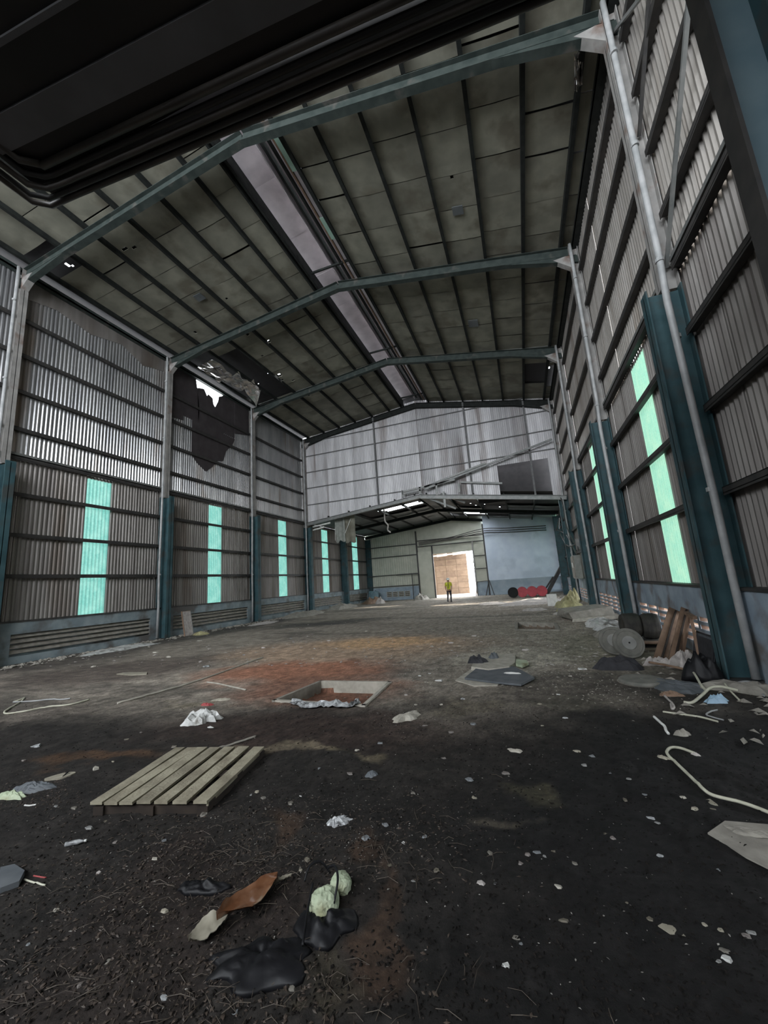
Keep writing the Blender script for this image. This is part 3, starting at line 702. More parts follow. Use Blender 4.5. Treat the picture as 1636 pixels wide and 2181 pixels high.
blob(-9.5, 7.0, 3.2, 2.0, (.09, .07, .06), .8, .3)
blob(1.3, 9.5, 1.2, 3.0, (.21, .195, .15), .8)
blob(.3, 12.5, 2.6, 2.2, (.30, .27, .22), .6)
blob(-2.5, 20, 4, 3.0, (.29, .245, .20), .6)
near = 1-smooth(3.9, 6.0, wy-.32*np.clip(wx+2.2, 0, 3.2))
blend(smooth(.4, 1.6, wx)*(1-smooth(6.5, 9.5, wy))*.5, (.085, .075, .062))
blend(near*.97, (.012, .0102, .0092))  # black soil plus the canopy's shade, put into the near colour
blend(smooth(2.2, .4, np.abs(wy-5.2))*smooth(-5.5, -8, -wx-14)*0, soot_shade)
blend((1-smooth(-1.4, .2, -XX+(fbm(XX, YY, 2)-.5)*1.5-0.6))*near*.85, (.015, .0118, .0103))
blend(smooth(-.6, .6, wx)*near*.9, soot_shade)
blob(-2.6, 4.3, 2.6, .9, (.040, .026, .021), .8, .15)
blob(-2.6, 3.7, .9, .16, (.16, .13, .09), .9, .05); blob(-1.95, 3.72, .35, .13, (.17, .14, .09), .8)
blob(-4.6, 3.15, 1.1, .28, (.07, .038, .02), .8, .1)
blob(-6.5, 5.2, 1.8, .5, (.13, .115, .095), .8, .55); blob(-5.0, 5.0, .55, .28, (.22, .19, .14), .9, .2); blob(-7.0, 4.3, 1.4, .4, (.14, .12, .10), .8, .4)
blob(-.22, 3.42, .30, .18, (.05, .045, .028), .8); blob(-.9, 5.3, .5, .3, (.14, .12, .09), .7); blob(.3, 5.6, .9, .3, (.10, .09, .07), .7)
blob(-.35, 3.05, .35, .1, (.07, .06, .045), .7)
for cx, cy, rx, ry, rt in ((-1.72, 2.66, .16, .30, .5), (-.80, 2.05, .10, .40, .35), (-.66, 1.78, .14, .25, .2), (-1.05, 2.38, .08, .25, .3)): blob(cx, cy, rx, ry, (.05, .030, .019), .75, rt)
blob(-.80, 1.60, .22, .10, (.045, .037, .024), .7); blob(-1.7, 1.9, 1.0, .5, (.020, .0135, .011), .7); blob(-1.9, 1.4, .5, .3, (.024, .017, .014), .6)
fine = (fbm(XX, YY, 9, 4)-.5)*1.3; C *= np.clip(1+fine, .35, 1.9)[..., None]
C *= np.clip(1+(fbm(XX, YY, 45, 2)-.5)*.9, .5, 1.6)[..., None]
for q in PITS: C[inquad(XX, YY, q[:4], 0)] *= np.array((.75, .65, .6))
C[YY > 36.6] = (.5, .42, .35)
nx, ny = len(xs), len(ys)
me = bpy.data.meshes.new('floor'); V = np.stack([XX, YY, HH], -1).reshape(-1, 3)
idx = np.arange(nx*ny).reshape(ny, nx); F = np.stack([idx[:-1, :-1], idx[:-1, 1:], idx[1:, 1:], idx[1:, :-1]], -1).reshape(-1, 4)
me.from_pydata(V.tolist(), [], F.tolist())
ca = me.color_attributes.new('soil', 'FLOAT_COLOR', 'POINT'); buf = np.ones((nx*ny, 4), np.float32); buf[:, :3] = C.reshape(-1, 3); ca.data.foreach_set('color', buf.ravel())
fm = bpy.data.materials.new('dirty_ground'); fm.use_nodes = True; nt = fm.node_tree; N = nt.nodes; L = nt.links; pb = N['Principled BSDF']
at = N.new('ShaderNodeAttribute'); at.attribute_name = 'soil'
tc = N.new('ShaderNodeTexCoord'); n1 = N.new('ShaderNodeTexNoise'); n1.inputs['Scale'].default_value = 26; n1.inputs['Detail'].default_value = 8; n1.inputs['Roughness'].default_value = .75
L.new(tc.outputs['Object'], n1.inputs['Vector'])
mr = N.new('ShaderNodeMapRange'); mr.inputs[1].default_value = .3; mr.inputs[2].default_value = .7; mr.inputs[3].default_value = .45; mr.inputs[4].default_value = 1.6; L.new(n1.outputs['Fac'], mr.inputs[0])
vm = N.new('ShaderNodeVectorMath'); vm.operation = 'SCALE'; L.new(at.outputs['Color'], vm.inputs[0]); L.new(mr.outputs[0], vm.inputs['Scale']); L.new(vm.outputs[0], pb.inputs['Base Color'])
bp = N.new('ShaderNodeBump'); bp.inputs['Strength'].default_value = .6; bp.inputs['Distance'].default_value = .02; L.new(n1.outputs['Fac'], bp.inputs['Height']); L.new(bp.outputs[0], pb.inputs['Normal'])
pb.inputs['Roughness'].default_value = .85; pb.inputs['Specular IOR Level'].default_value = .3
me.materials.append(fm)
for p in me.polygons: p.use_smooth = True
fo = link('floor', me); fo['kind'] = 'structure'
def hz(x, y): return float(fheight(np.array([x]), np.array([y]))[0])
# outside ground, left and right, and yard beyond the doorway
MB().box(XR+.05, 16, -10, 50, -.35, -.1).obj('ground_outside_right', 'ground_out', kind='structure')
MB().box(-30, XL-.05, -10, 50, -.35, -.1).obj('ground_outside_left', 'ground_out', kind='structure')
MB().box(-14, 2.9, 50, 70, -.35, -.02).obj('yard_ground', 'yard', kind='structure')

# ================================================================== CANOPY over the camera
cp = thing('dark_canopy', 'near-black steel canopy soffit overhead, filling the top of the picture', 'canopy', (0, 0, 6.2))
def czz(x): return -.04*(x+1.5)      # slight fall to the right
def cyy(x): return .05*(x+4.8)-.03
b = MB(); vs = []
for y in (-4.0, 2.30):
    for x in (-4.75, 2.7): vs += [(x, y, czz(x)+.05), (x, y, czz(x)+.45)]
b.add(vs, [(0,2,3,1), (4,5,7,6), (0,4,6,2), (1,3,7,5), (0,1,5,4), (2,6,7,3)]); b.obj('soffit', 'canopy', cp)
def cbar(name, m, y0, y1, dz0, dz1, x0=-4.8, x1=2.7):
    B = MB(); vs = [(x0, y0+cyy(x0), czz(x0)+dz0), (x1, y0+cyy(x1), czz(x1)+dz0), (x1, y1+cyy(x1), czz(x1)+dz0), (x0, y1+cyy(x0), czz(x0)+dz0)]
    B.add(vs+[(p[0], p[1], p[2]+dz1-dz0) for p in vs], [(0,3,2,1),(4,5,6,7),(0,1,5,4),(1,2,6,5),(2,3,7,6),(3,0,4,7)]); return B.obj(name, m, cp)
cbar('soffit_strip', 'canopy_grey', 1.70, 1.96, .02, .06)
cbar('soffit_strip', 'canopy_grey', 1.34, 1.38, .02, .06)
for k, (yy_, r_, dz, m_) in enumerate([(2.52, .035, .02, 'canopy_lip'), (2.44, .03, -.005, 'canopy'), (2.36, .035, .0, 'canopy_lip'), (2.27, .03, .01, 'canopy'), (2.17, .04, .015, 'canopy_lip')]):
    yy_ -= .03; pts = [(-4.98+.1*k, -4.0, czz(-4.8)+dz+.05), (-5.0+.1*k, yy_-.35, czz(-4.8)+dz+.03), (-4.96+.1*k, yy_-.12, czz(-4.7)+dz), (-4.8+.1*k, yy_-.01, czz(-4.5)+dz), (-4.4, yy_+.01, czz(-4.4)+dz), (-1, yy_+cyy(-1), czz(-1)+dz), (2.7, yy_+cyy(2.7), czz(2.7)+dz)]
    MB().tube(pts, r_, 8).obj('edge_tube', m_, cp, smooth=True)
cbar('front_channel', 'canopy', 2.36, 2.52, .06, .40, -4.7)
po = thing('canopy_post', 'wide blue-green steel post at the right edge holding the dark canopy', 'post', (1.72, 2.66, 0))
MT['post_blue'] = mat('dull_grey_blue_paint', (.10, .16, .19), (.14, .20, .225), rough=.6, scale=3)
MB().box(-.14, .10, -.01, .01, .0, 6.05).obj('web', 'post_blue', po)
MB().box(-.165, -.14, -.10, .06, 0, 6.05).obj('flange', 'girt', po)  # dark tone stands in for the shadow on this flange
MB().box(.10, .125, -.12, .10, 0, 6.05).obj('flange', 'col_blue', po)
MB().box(.125, .21, -.02, .04, 0, 6.05).obj('channel', 'col_grey', po)

# ================================================================== helpers for soft things
def blob(name, m, c, sx, sy, h, rot=0.0, seed=0, crease=1.0, n=26, rings=6, flat=.15, parent=None, smooth_=False, irr=.25, label=None, cat=None, group=None, lift=0.0):
    """crumpled sheet or sack lying on the ground: irregular outline, creased top, closed underside"""
    c = Vector(c); b = MB(); cs, sn = math.cos(rot), math.sin(rot); base = hz(c.x, c.y)-.004+lift
    b.v.append((0, 0, h*(.55+.45*mnoise.noise(Vector((seed, 1, 2))))+flat*h))
    for k in range(1, rings+1):
        t = k/rings
        for j in range(n):
            q = 2*math.pi*j/n
            R = 1+irr*mnoise.noise(Vector((math.cos(q)*1.7+seed, math.sin(q)*1.7, seed*.3)))*2
            u, v = math.cos(q)*R*t*sx, math.sin(q)*R*t*sy
            cr = mnoise.noise(Vector((u/max(sx, .01)*2.6+seed*3, v/max(sy, .01)*2.6, seed)))
            cr2 = abs(mnoise.noise(Vector((u/max(sx, .01)*5.5, v/max(sy, .01)*5.5+seed*2, seed))))
            hh = h*((1-t**2.5)*(.75+.7*crease*cr)-.45*crease*cr2*(1-t**4)+flat*(1-t**8))
            x, y = u*cs-v*sn, u*sn+v*cs
            gz = hz(c.x+x, c.y+y)+lift-(base+.004-.004)
            b.v.append((x, y, max(hh, .004)+gz+.002 if k < rings else gz-.004+.004))
    for j in range(n): b.f.append((0, 1+j, 1+(j+1) % n))
    for k in range(rings-1):
        for j in range(n): b.f.append((1+k*n+j, 1+(k+1)*n+j, 1+(k+1)*n+(j+1) % n, 1+k*n+(j+1) % n))
    b.f.append(tuple(1+(rings-1)*n+j for j in reversed(range(n))))
    o = b.obj(name, m, parent, smooth=smooth_, loc=(c.x, c.y, base) if not parent else c-parent.location)
    if label: o['label'] = label; o['category'] = cat
    if group: o['group'] = group
    return o
def poly_slab(name, m, pts, th, z=None, parent=None, label=None, cat=None, group=None, bevel=.0, tilt=(0, 0)):
    """flat piece with the outline of the given ground points"""
    c = sum(pts, Vector((0, 0, 0)))/len(pts); z0 = hz(c.x, c.y) if z is None else z; n = len(pts); b = MB()
    for zz in (0, th):
        for p in pts: b.v.append((p.x-c.x, p.y-c.y, zz+(p.x-c.x)*tilt[0]+(p.y-c.y)*tilt[1]))
    b.f = [tuple(reversed(range(n))), tuple(range(n, 2*n))]+[(i, (i+1) % n, n+(i+1) % n, n+i) for i in range(n)]
    o = b.obj(name, m, parent, loc=Vector((c.x, c.y, z0))-(parent.location if parent else Vector()))
    if label: o['label'] = label; o['category'] = cat
    if group: o['group'] = group
    return o
def spline(pts, k=6):
    out = []; P = [Vector(p) for p in pts]
    for i in range(len(P)-1):
        p0 = P[max(i-1, 0)]; p1 = P[i]; p2 = P[i+1]; p3 = P[min(i+2, len(P)-1)]
        for j in range(k):
            t = j/k; out.append(.5*((2*p1)+(p2-p0)*t+(2*p0-5*p1+4*p2-p3)*t*t+(3*p1-p0-3*p2+p3)*t**3))
    return out+[P[-1]]
def cord(name, m, px, r, label, cat, z=None, group=None, k=6, lifts=None):
    P = []
    for i, p in enumerate(px):
        g = G(*p); g.z = hz(g.x, g.y)+(r if z is None else z)+(lifts[i] if lifts else 0); P.append(g)
    P = spline(P, k)
    for p in P: p.z = max(p.z, hz(p.x, p.y)+r*.8)
    c = P[0].copy(); o = MB().tube([p-c for p in P], r, 8).obj(name, m, smooth=True, loc=c)
    o['label'] = label; o['category'] = cat
    if group: o['group'] = group
    return o

# ================================================================== PALLET
pc = [G(212, 1704, .10), G(468, 1704, .10), G(549, 1586, .10), G(358, 1590, .10)]     # near-left, near-right, far-right, far-left
o0 = sum(pc, Vector())/4; o0.z = 0
ex = ((pc[1]-pc[0])+(pc[2]-pc[3])); ex.z = 0; lx = ex.length/2; ex.normalize()
ey = Vector((-ex.y, ex.x, 0)); ly = (((pc[3]-pc[0])+(pc[2]-pc[1]))/2).dot(ey)
pal = thing('wooden_pallet', 'old weathered wooden pallet of seven boards lying on the black ground', 'pallet', (o0.x, o0.y, hz(o0.x, o0.y)+.0), (0, 0, math.atan2(ex.y, ex.x)))
widths = [.092, .10, .10, .105, .10, .105, .10]; xs_ = [-.5, -.375, -.245, -.11, .045, .195, .37]
def board(x0, w, y0, y1, z0, z1, bend=.0, seed=0, skew=0.0):
    B = MB(); n = 6
    for i in range(n+1):
        t = i/n; y = y0+(y1-y0)*t; dx = .004*math.sin(seed*3+t*5)+skew*t; dz = bend*math.sin(t*math.pi)
        B.v += [(x0+dx, y, z0+dz), (x0+w+dx, y, z0+dz), (x0+w+dx, y, z1+dz), (x0+dx, y, z1+dz)]
    for i in range(n):
        a = i*4
        for j in range(4): B.f.append((a+j, a+(j+1) % 4, a+4+(j+1) % 4, a+4+j))
    B.f += [(3,2,1,0), (n*4, n*4+1, n*4+2, n*4+3)]
    return B
S = lx; H_ = ly/2
for i, (x, w) in enumerate(zip(xs_, widths)):
    board(x*S, w*S*1.12, -H_+rnd.uniform(-.01, .012), H_+rnd.uniform(-.012, .01), .08, .10, 0, i, rnd.uniform(-.008, .008)).obj('top_board', 'wood', pal)
for y in (-H_+.03, -.04, H_-.12):
    MB().box(-.5*S, .49*S, y, y+.085, .062, .08).obj('cross_board', 'wood_dark', pal)
for x in (-.48, -.05, .40):
    MB().box(x*S, x*S+.085, -H_+.01, H_-.01, .0, .062).obj('stringer', 'wood_dark', pal)
MB().box(-.47*S, .42*S, -H_+.03, -H_+.05, 0, .08).obj('end_board', 'wood_dark', pal)  # near-black end piece for the shadow under the pallet edge
MB().box(.47*S, .485*S, -H_+.02, H_-.02, 0, .08).obj('side_board', 'wood', pal)

# ================================================================== FLOOR PITS
for k, (q, lab) in enumerate(zip(PITS, ('open square floor pit with a pale worn concrete rim behind the pallet', 'shallow rectangular floor pit in the middle distance at right'))):
    c = (q[0]+q[1]+q[2]+q[3])/4; t = thing('floor_pit', lab, 'pit', (c.x, c.y, 0))
    P = [q[i]-Vector((c.x, c.y, 0)) for i in range(4)]
    for i in range(4):
        a, b_ = P[i], P[(i+1) % 4]
        d = (b_-a).normalized()*.03
        MB().bar(a+Vector((0, 0, -.085))-d, b_+Vector((0, 0, -.085))+d, .055 if k == 0 else .09, .22, (0, 0, 1)).obj('rim', 'conc_pale' if (k == 0 and i != 0) else 'conc', t)
# silvery sheet draped over the near rim
def ribbon(name, m, px, w, h, label, cat, seed=0, lift=.02, col2=None):
    P = spline([G(*p) for p in px], 5); b = MB(); nn = 7; c = P[0].copy(); c.z = 0
    for i, p in enumerate(P):
        t = (P[min(i+1, len(P)-1)]-P[max(i-1, 0)]).normalized(); s_ = Vector((-t.y, t.x, 0)); e = .35+.65*math.sin(math.pi*min(1, .12+i/(len(P)-1)*.86))
        for layer in (0, 1):
            for j in range(nn):
                v = (j/(nn-1)-.5)*w*e*(1+.5*mnoise.noise(Vector((i*.6, seed, 3))))
                z = lift+h*abs(mnoise.noise(Vector((i*.55+seed, j*.9, seed))))*1.8*(1-abs(j/(nn-1)-.5)*1.2)
                q = p+s_*v; b.v.append((q.x-c.x, q.y-c.y, hz(q.x, q.y)*0+z-(0.006 if layer else 0)))
    W = nn*2
    for i in range(len(P)-1):
        for j in range(nn-1):
            a = i*W+j; b.f.append((a, a+1, a+W+1, a+W)); a += nn; b.f.append((a, a+W, a+W+1, a+1))
        a = i*W; b.f.append((a, a+W, a+W+nn, a+nn)); a = i*W+nn-1; b.f.append((a, a+nn, a+W+nn, a+W))
    e0 = list(range(nn))+list(reversed(range(nn, 2*nn))); b.f.append(tuple(e0)); l = (len(P)-1)*W; b.f.append(tuple(l+x for x in reversed(e0)))
    o = b.obj(name, m, loc=c, label=label, category=cat); return o
ribbon('plastic_sheet', 'plastic_g', [(622, 1500), (660, 1508), (700, 1505), (740, 1508), (765, 1500)], .19, .07, 'crumpled silvery plastic sheet draped over the near rim of the pit', 'plastic', 2, .03)
blob('concrete_lump', 'conc_pale', G(868, 1528), .10, .20, .05, -.5, 4, .4, flat=.3, label='pale concrete lump right of the square pit', cat='rubble')

# grey sheet, board and bundle right of centre
poly_slab('fibre_board', 'conc_pale', [G(970, 1450), G(1010, 1422), G(1090, 1430), G(1060, 1461), G(1010, 1462)], .015, label='thin pale fibre board under the slate-grey sheet', cat='board')
poly_slab('grey_sheet', 'mat_g', [G(990, 1447, .02), G(1018, 1424, .02), G(1095, 1422, .02), G(1139, 1446, .02), G(1110, 1461, .02), G(1050, 1455, .02)], .028, .018, label='slate-grey folded sheet lying over the pale board', cat='sheet', tilt=(.0, .0))
sl_ = thing('broken_slab', 'pale broken concrete slab behind the slate-grey sheet', 'slab', (G(1060, 1410).x, G(1060, 1410).y, .045))
for k, pp in enumerate([[(1003, 1421), (1012, 1404), (1060, 1393), (1098, 1393), (1098, 1412), (1085, 1420), (1040, 1426)]]):
    P = [G(*p, .06)-Vector((sl_.location.x, sl_.location.y, .06)) for p in pp]; n = len(P); b = MB()
    b.v = [(p.x, p.y, -.035) for p in P]+[(p.x*.98, p.y*.98, .02) for p in P]; b.f = [tuple(reversed(range(n))), tuple(range(n, 2*n))]+[(i, (i+1) % n, n+(i+1) % n, n+i) for i in range(n)]
    b.obj('slab', 'conc_pale', sl_)
poly_slab('slab_fragment', 'green_rag', [G(1099, 1416, .05), G(1100, 1406, .05), G(1122, 1408, .05), G(1126, 1414, .05), G(1112, 1420, .05)], .04, .03, label='greenish slab fragment at right of the broken slab', cat='rubble')
blob('rag_bundle', 'cloth_b', G(1018, 1410, .07), .16, .10, .12, .1, 7, 1.0, lift=.065, label='dark crumpled rag bundle on the broken slab', cat='rag')
blob('rag_bundle', 'mat_g', G(1052, 1401, .07), .10, .07, .11, .5, 9, .8, lift=.065, label='small grey rag standing on the broken slab', cat='rag')
blob('pale_strip', 'white', G(1090, 1434, .05), .14, .035, .02, .05, 3, .5, lift=.05, label='white curled strip on the slate-grey sheet', cat='plastic')

# white bag with red scrap
blob('plastic_bag', 'plastic_w', G(430, 1536), .24, .15, .13, .25, 12, 1.2, irr=.35, label='dirty white plastic bag lying beyond the pallet', cat='bag')
blob('red_rag', 'redrag', G(441, 1504), .09, .05, .03, .2, 5, label='faded red rag beside the white plastic bag', cat='rag')
blob('white_scrap', 'leaf_pale', G(470, 1492), .14, .035, .03, .3, 15, label='pale scrap behind the white plastic bag', cat='scrap')
blob('white_scrap', 'plastic_w', G(450, 1549), .05, .025, .015, .0, 16, label='small pale scrap in front of the white bag', cat='scrap')
blob('plastic_bag', 'plastic_g', G(722, 1754), .085, .045, .03, .55, 21, 1.2, irr=.35, label='grey silvery plastic bag lying right of the pallet', cat='bag')
# board piece leaning by left column
wb = thing('white_board', 'narrow off-white board leaning against the left wall plinth', 'board', (-13.6, 13.1, hz(-13.6, 13.1)), (0, -.18, .1))
MB().box(-.02, .015, -.02, .46, 0, 1.02).obj('panel', 'cloth_w', wb); MB().box(-.03, .025, -.04, -.02, 0, 1.03).obj('edge', 'plank', wb)
MB().box(-.03, .025, .46, .48, 0, 1.03).obj('edge', 'girt_hi', wb); MB().box(-.03, .025, -.04, .48, 1.02, 1.04).obj('edge', 'plank', wb)
blob('yellow_rag', 'olive_rag', G(425, 1352), .42, .25, .12, 0, 31, label='yellowish rag beside the leaning white board', cat='rag')

# looped cable at left, hose at right, rods
cord('looped_cable', 'hose', [(190, 1492), (150, 1503), (95, 1509), (50, 1518), (15, 1521), (10, 1517), (30, 1505), (45, 1495), (52, 1488), (45, 1492), (28, 1496)], .012, 'thin white looped cable on the ground at left edge', 'cable')
cord('loose_cable', 'pipe', [(28, 1497), (70, 1495), (110, 1491), (130, 1492), (150, 1490)], .012, 'short grey cable crossing the white looped cable', 'cable')
cord('garden_hose', 'hose', [(1700, 1760), (1636, 1733), (1580, 1712), (1520, 1695), (1497, 1683), (1470, 1655), (1440, 1625), (1425, 1612), (1421, 1604), (1428, 1595), (1440, 1592), (1455, 1597), (1480, 1607)], .0115, 'thick cream hose snaking across the black ground at right', 'hose')
blob('hose_end', 'cloth_w', G(1482, 1608), .035, .02, .02, -.4, 8, label='frayed pale lump at the far end of the cream hose', cat='scrap')
blob('pale_leaf', 'leaf_pale', G(1414, 1614), .05, .025, .015, -.5, 9, label='pale leaf beside the bend of the cream hose', cat='leaf')
cord('white_pipe', 'white', [(1394, 1530), (1408, 1542), (1416, 1549), (1419, 1557), (1424, 1562)], .013, 'short bent white pipe on the dark ground at right', 'pipe')
cord('thin_rod', 'hose', [(1412, 1516), (1450, 1521), (1490, 1529), (1530, 1538)], .010, 'straight thin pale rod lying at right', 'rod')
cord('curved_pipe', 'hose', [(1457, 1497), (1475, 1498), (1495, 1488), (1515, 1480), (1535, 1481), (1555, 1484), (1575, 1486)], .016, 'curved cream pipe over the light blue rag', 'pipe', lifts=[0, 0, .02, .06, .08, .08, .06])
cord('short_stick', 'hose', [(1476, 1446), (1486, 1458), (1495, 1469), (1505, 1477)], .014, 'pale stick leaning in front of the black bag heap', 'stick', lifts=[.12, .09, .05, .02])
cord('short_stick', 'hose', [(1547, 1472), (1560, 1485), (1577, 1496)], .010, 'thin pale stick right of the light blue rag', 'stick', lifts=[.08, .05, .01])
cord('grey_cable', 'pipe', [(1560, 1468), (1590, 1465), (1615, 1468), (1640, 1476)], .014, 'light grey cable at the foot of the nearest right column', 'cable', lifts=[.04, .06, .05, .03])
cord('grey_cable', 'pipe', [(1612, 1472), (1620, 1477), (1629, 1484)], .010, 'short grey cable end beside the right plinth', 'cable', lifts=[.04, .02, 0])
cord('bent_strap', 'cloth_w', [(1416, 1483), (1425, 1492), (1433, 1500), (1436, 1508), (1432, 1511), (1429, 1500)], .012, 'short curled whitish strap at right, beyond the thin rod', 'strap')
cord('wire_loop', 'pipe', [(1528, 1512), (1512, 1518), (1505, 1523), (1520, 1530), (1542, 1535)], .008, 'thin bent wire in front of the light blue rag', 'wire')
blob('blue_rag', 'bluerag', G(1525, 1494), .13, .08, .07, .4, 14, 1.2, label='light blue rag under the curved cream pipe', cat='rag')
blob('grey_stone', 'conc', G(1452, 1563), .07, .035, .045, -.2, 24, .5, label='grey stone beside the bent white pipe', cat='stone')
# right rubbish heap
blob('grey_tarp', 'mat_g', G(1440, 1462), .36, .30, .06, -.5, 40, 1.0, label='grey-green tarp spread in front of the black bag', cat='tarp')
blob('black_bag', 'plastic_b', G(1500, 1450), .23, .17, .36, -.3, 41, .7, irr=.15, n=40, rings=10, smooth_=True, label='large black plastic bag heaped by the nearest right column', cat='bag')
blob('black_cloth', 'cloth_b', G(1318, 1424), .36, .16, .20, -.12, 42, .7, irr=.2, label='long black cloth bundle in front of the grey discs', cat='cloth')
blob('white_cloth', 'cloth_w', G(1400, 1416), .24, .10, .12, .1, 43, 1.2, label='dirty white cloth at the foot of the leaning planks', cat='cloth')
blob('white_cloth', 'cloth_w', G(1462, 1418), .30, .13, .22, .5, 44, 1.0, label='dirty white cloth folded right of the leaning planks', cat='cloth')
blob('dirt_heap', 'conc', G(1590, 1470), .50, .22, .10, -.3, 45, .8, label='low heap of brown dirt at foot of nearest right column', cat='dirt')
blob('brown_rag', 'plank', G(1430, 1480), .14, .06, .05, 0, 46, label='brown rag in front of the grey-green tarp', cat='rag')
cord('dirty_stick', 'plank', [(1385, 1420), (1420, 1428), (1460, 1436)], .018, 'brown stick lying in front of white cloth', 'stick', lifts=[.05, .06, .05])
def disc(name, c, R, th, rot, label):
    t = thing(name, label, 'disc', c, rot)
    MB().lathe([(R*.985, -th/2), (R, -th/4), (R, th/4), (R*.985, th/2)], 40, 'z').obj('rim', 'disc', t, smooth=False)
    MB().lathe([(R*.86, th/2-.001), (R*.84, th/2+.008), (R*.80, th/2+.008), (R*.78, th/2-.001)], 40, 'z').obj('ridge', 'disc', t)
    MB().lathe([(R*.46, th/2-.001), (R*.45, th/2+.012), (R*.42, th/2+.012)], 32, 'z').obj('hub', 'disc_hub', t)
    MB().lathe([(R*.06, th/2+.005), (R*.06, th/2+.016)], 12, 'z').obj('bore', 'black', t)
    return t
g1 = G(1352, 1401); R1 = .26
disc('spool_disc', (g1.x-.06, g1.y+.0, R1*.97), R1, .07, (math.radians(72), 0, math.radians(12)), 'grey round disc with pale hub and black bore, standing in front of the tyres')
g2 = G(1300, 1398)
disc('spool_disc', (g2.x+.12, g2.y+.14, R1*.97), R1, .07, (math.radians(70), 0, math.radians(8)), 'grey round disc half hidden behind the hubbed disc')
g3 = G(1366, 1443, .06)
t = thing('flat_disc', 'pale olive round lid lying flat in front of the black cloth', 'lid', (g3.x, g3.y, hz(g3.x, g3.y)))
MB().lathe([(.27, 0), (.285, .01), (.285, .035), (.27, .045)], 36, 'z').obj('lid', 'disc', t); MB().lathe([(.28, .0), (.30, .0), (.31, .005)], 30, 'z').obj('lip', 'conc', t)
MB().lathe([(.02, .045), (.02, .055)], 10, 'z').obj('knob', 'disc', t)
def tyre(c, R, w, rot, label):
    t = thing('tyre', label, 'tyre', c, rot)
    MB().lathe([(R*.58, -w*.42), (R*.70, -w*.5), (R*.90, -w*.49), (R*.97, -w*.38), (R, -w*.2), (R, w*.2), (R*.97, w*.38), (R*.90, w*.49), (R*.70, w*.5), (R*.58, w*.42)], 36, 'z').obj('carcass', 'rubber', t, smooth=True)
    MB().lathe([(R*.57, -w*.3), (R*.57, w*.505), (R*.2, w*.505)], 24, 'z').obj('bore', 'black', t)
    for zz in (-.3, 0, .3): MB().lathe([(R*1.0, w*(zz*.7-.05)), (R*1.015, w*(zz*.7-.04)), (R*1.015, w*(zz*.7+.04)), (R*1.0, w*(zz*.7+.05))], 36, 'z', (0, 0, 0), False).obj('tread_rib', 'rubber', t)
    return t
tg = G(1350, 1372)
tyre((1.95, 9.66, .395), .25, .33, (0, math.radians(90), math.radians(4)), 'dirty grey-brown tyre standing at the left end of the tyre pile')
tyre((2.29, 9.60, .385), .25, .30, (0, math.radians(90), math.radians(-5)), 'darker tyre at the right end of the tyre pile beside the planks')
tyre((2.12, 9.70, .07), .34, .13, (0, 0, 0), 'tyre lying flat under the two standing tyres')
blob('dirt_heap', 'conc', (1.95, 10.9, 0), .55, .7, .22, 0, 52, .6, label='dirt heap behind the tyres against the plinth', cat='dirt')
pb_ = thing('timber_box', 'low brown timber box behind the grey discs', 'box', (2.1, 9.1, 0))
MB().box(-.42, .42, -.02, .0, .0, .15).obj('front_board', 'wood', pb_); MB().box(-.42, .42, -.2, .0, .15, .17).obj('lid', 'plank', pb_); MB().box(-.40, .40, -.025, -.02, .05, .10).obj('slot', 'black', pb_)
MB().box(-.42, -.4, -.2, -.02, 0, .15).obj('side_board', 'wood', pb_); MB().box(.4, .42, -.2, -.02, 0, .15).obj('side_board', 'wood', pb_)
for k, (pa, pe, lab) in enumerate([((1405, 1408), (2.66, 9.25, .72), 'broad brown plank leaning on the vented plinth, the left one'), ((1432, 1414), (2.68, 8.75, .78), 'narrow brown plank leaning on the vented plinth, the right one')]):
    g = G(*pa); g.z = .0; e = Vector(pe); t = thing('leaning_plank', lab, 'plank', g)
    MB().bar((0, 0, .0), e-g, .19 if k == 0 else .12, .03, (.2, 1, 0)).obj('plank', 'plank', t)
    MB().bar(Vector((.02, -.03, .02)), (e-g)*.98+Vector((.02, -.03, 0)), .03, .03, (.2, 1, 0)).obj('batten', 'wood_dark', t)
t = thing('wooden_trestle', 'dark wooden trestle propped behind the leaning planks', 'trestle', (2.45, 8.15, 0))
MB().bar((-.15, 0, 0), (.12, .1, .72), .05, .04).obj('leg', 'plank', t); MB().bar((.02, -.3, 0), (.14, .1, .72), .05, .04).obj('leg', 'plank', t); MB().bar((.1, -.2, .70), (.14, .3, .74), .06, .05).obj('top_rail', 'plank', t)
t = thing('slate_stack', 'dark ribbed sheets standing against the plinth behind the planks', 'sheets', (2.50, 7.85, 0), (0, .22, 0))
for k in range(5): MB().box(-.04+k*.03, -.025+k*.03, -.42+k*.03, .30+k*.05, 0, .42+.03*(k % 3)).obj('sheet', 'mat_g' if k % 2 else 'cloth_b', t)
# debris farther along the right wall
slb = thing('broken_slab', 'long broken concrete slab lying by the right wall beyond the tyres', 'slab', (1.75, 15.2, .2), (0, -.05, .35))
MB().add([(-.75,-.7,-.12),(.6,-.8,-.12),(.8,.6,-.12),(-.6,.8,-.12),(-.8,-.6,.1),(.55,-.75,.16),(.8,.55,.14),(-.5,.85,.12)], [(0,3,2,1),(4,5,6,7),(0,1,5,4),(1,2,6,5),(2,3,7,6),(3,0,4,7)]).obj('slab', 'conc', slb)
MB().add([(-.9,-.9,-.2),(.7,-1.1,-.2),(.9,-.5,-.2),(-.6,-.3,-.2),(-.8,-.8,-.08),(.6,-1.0,-.1),(.8,-.5,-.1),(-.6,-.35,-.08)], [(0,3,2,1),(4,5,6,7),(0,1,5,4),(1,2,6,5),(2,3,7,6),(3,0,4,7)]).obj('under_slab', 'conc_pale', slb)
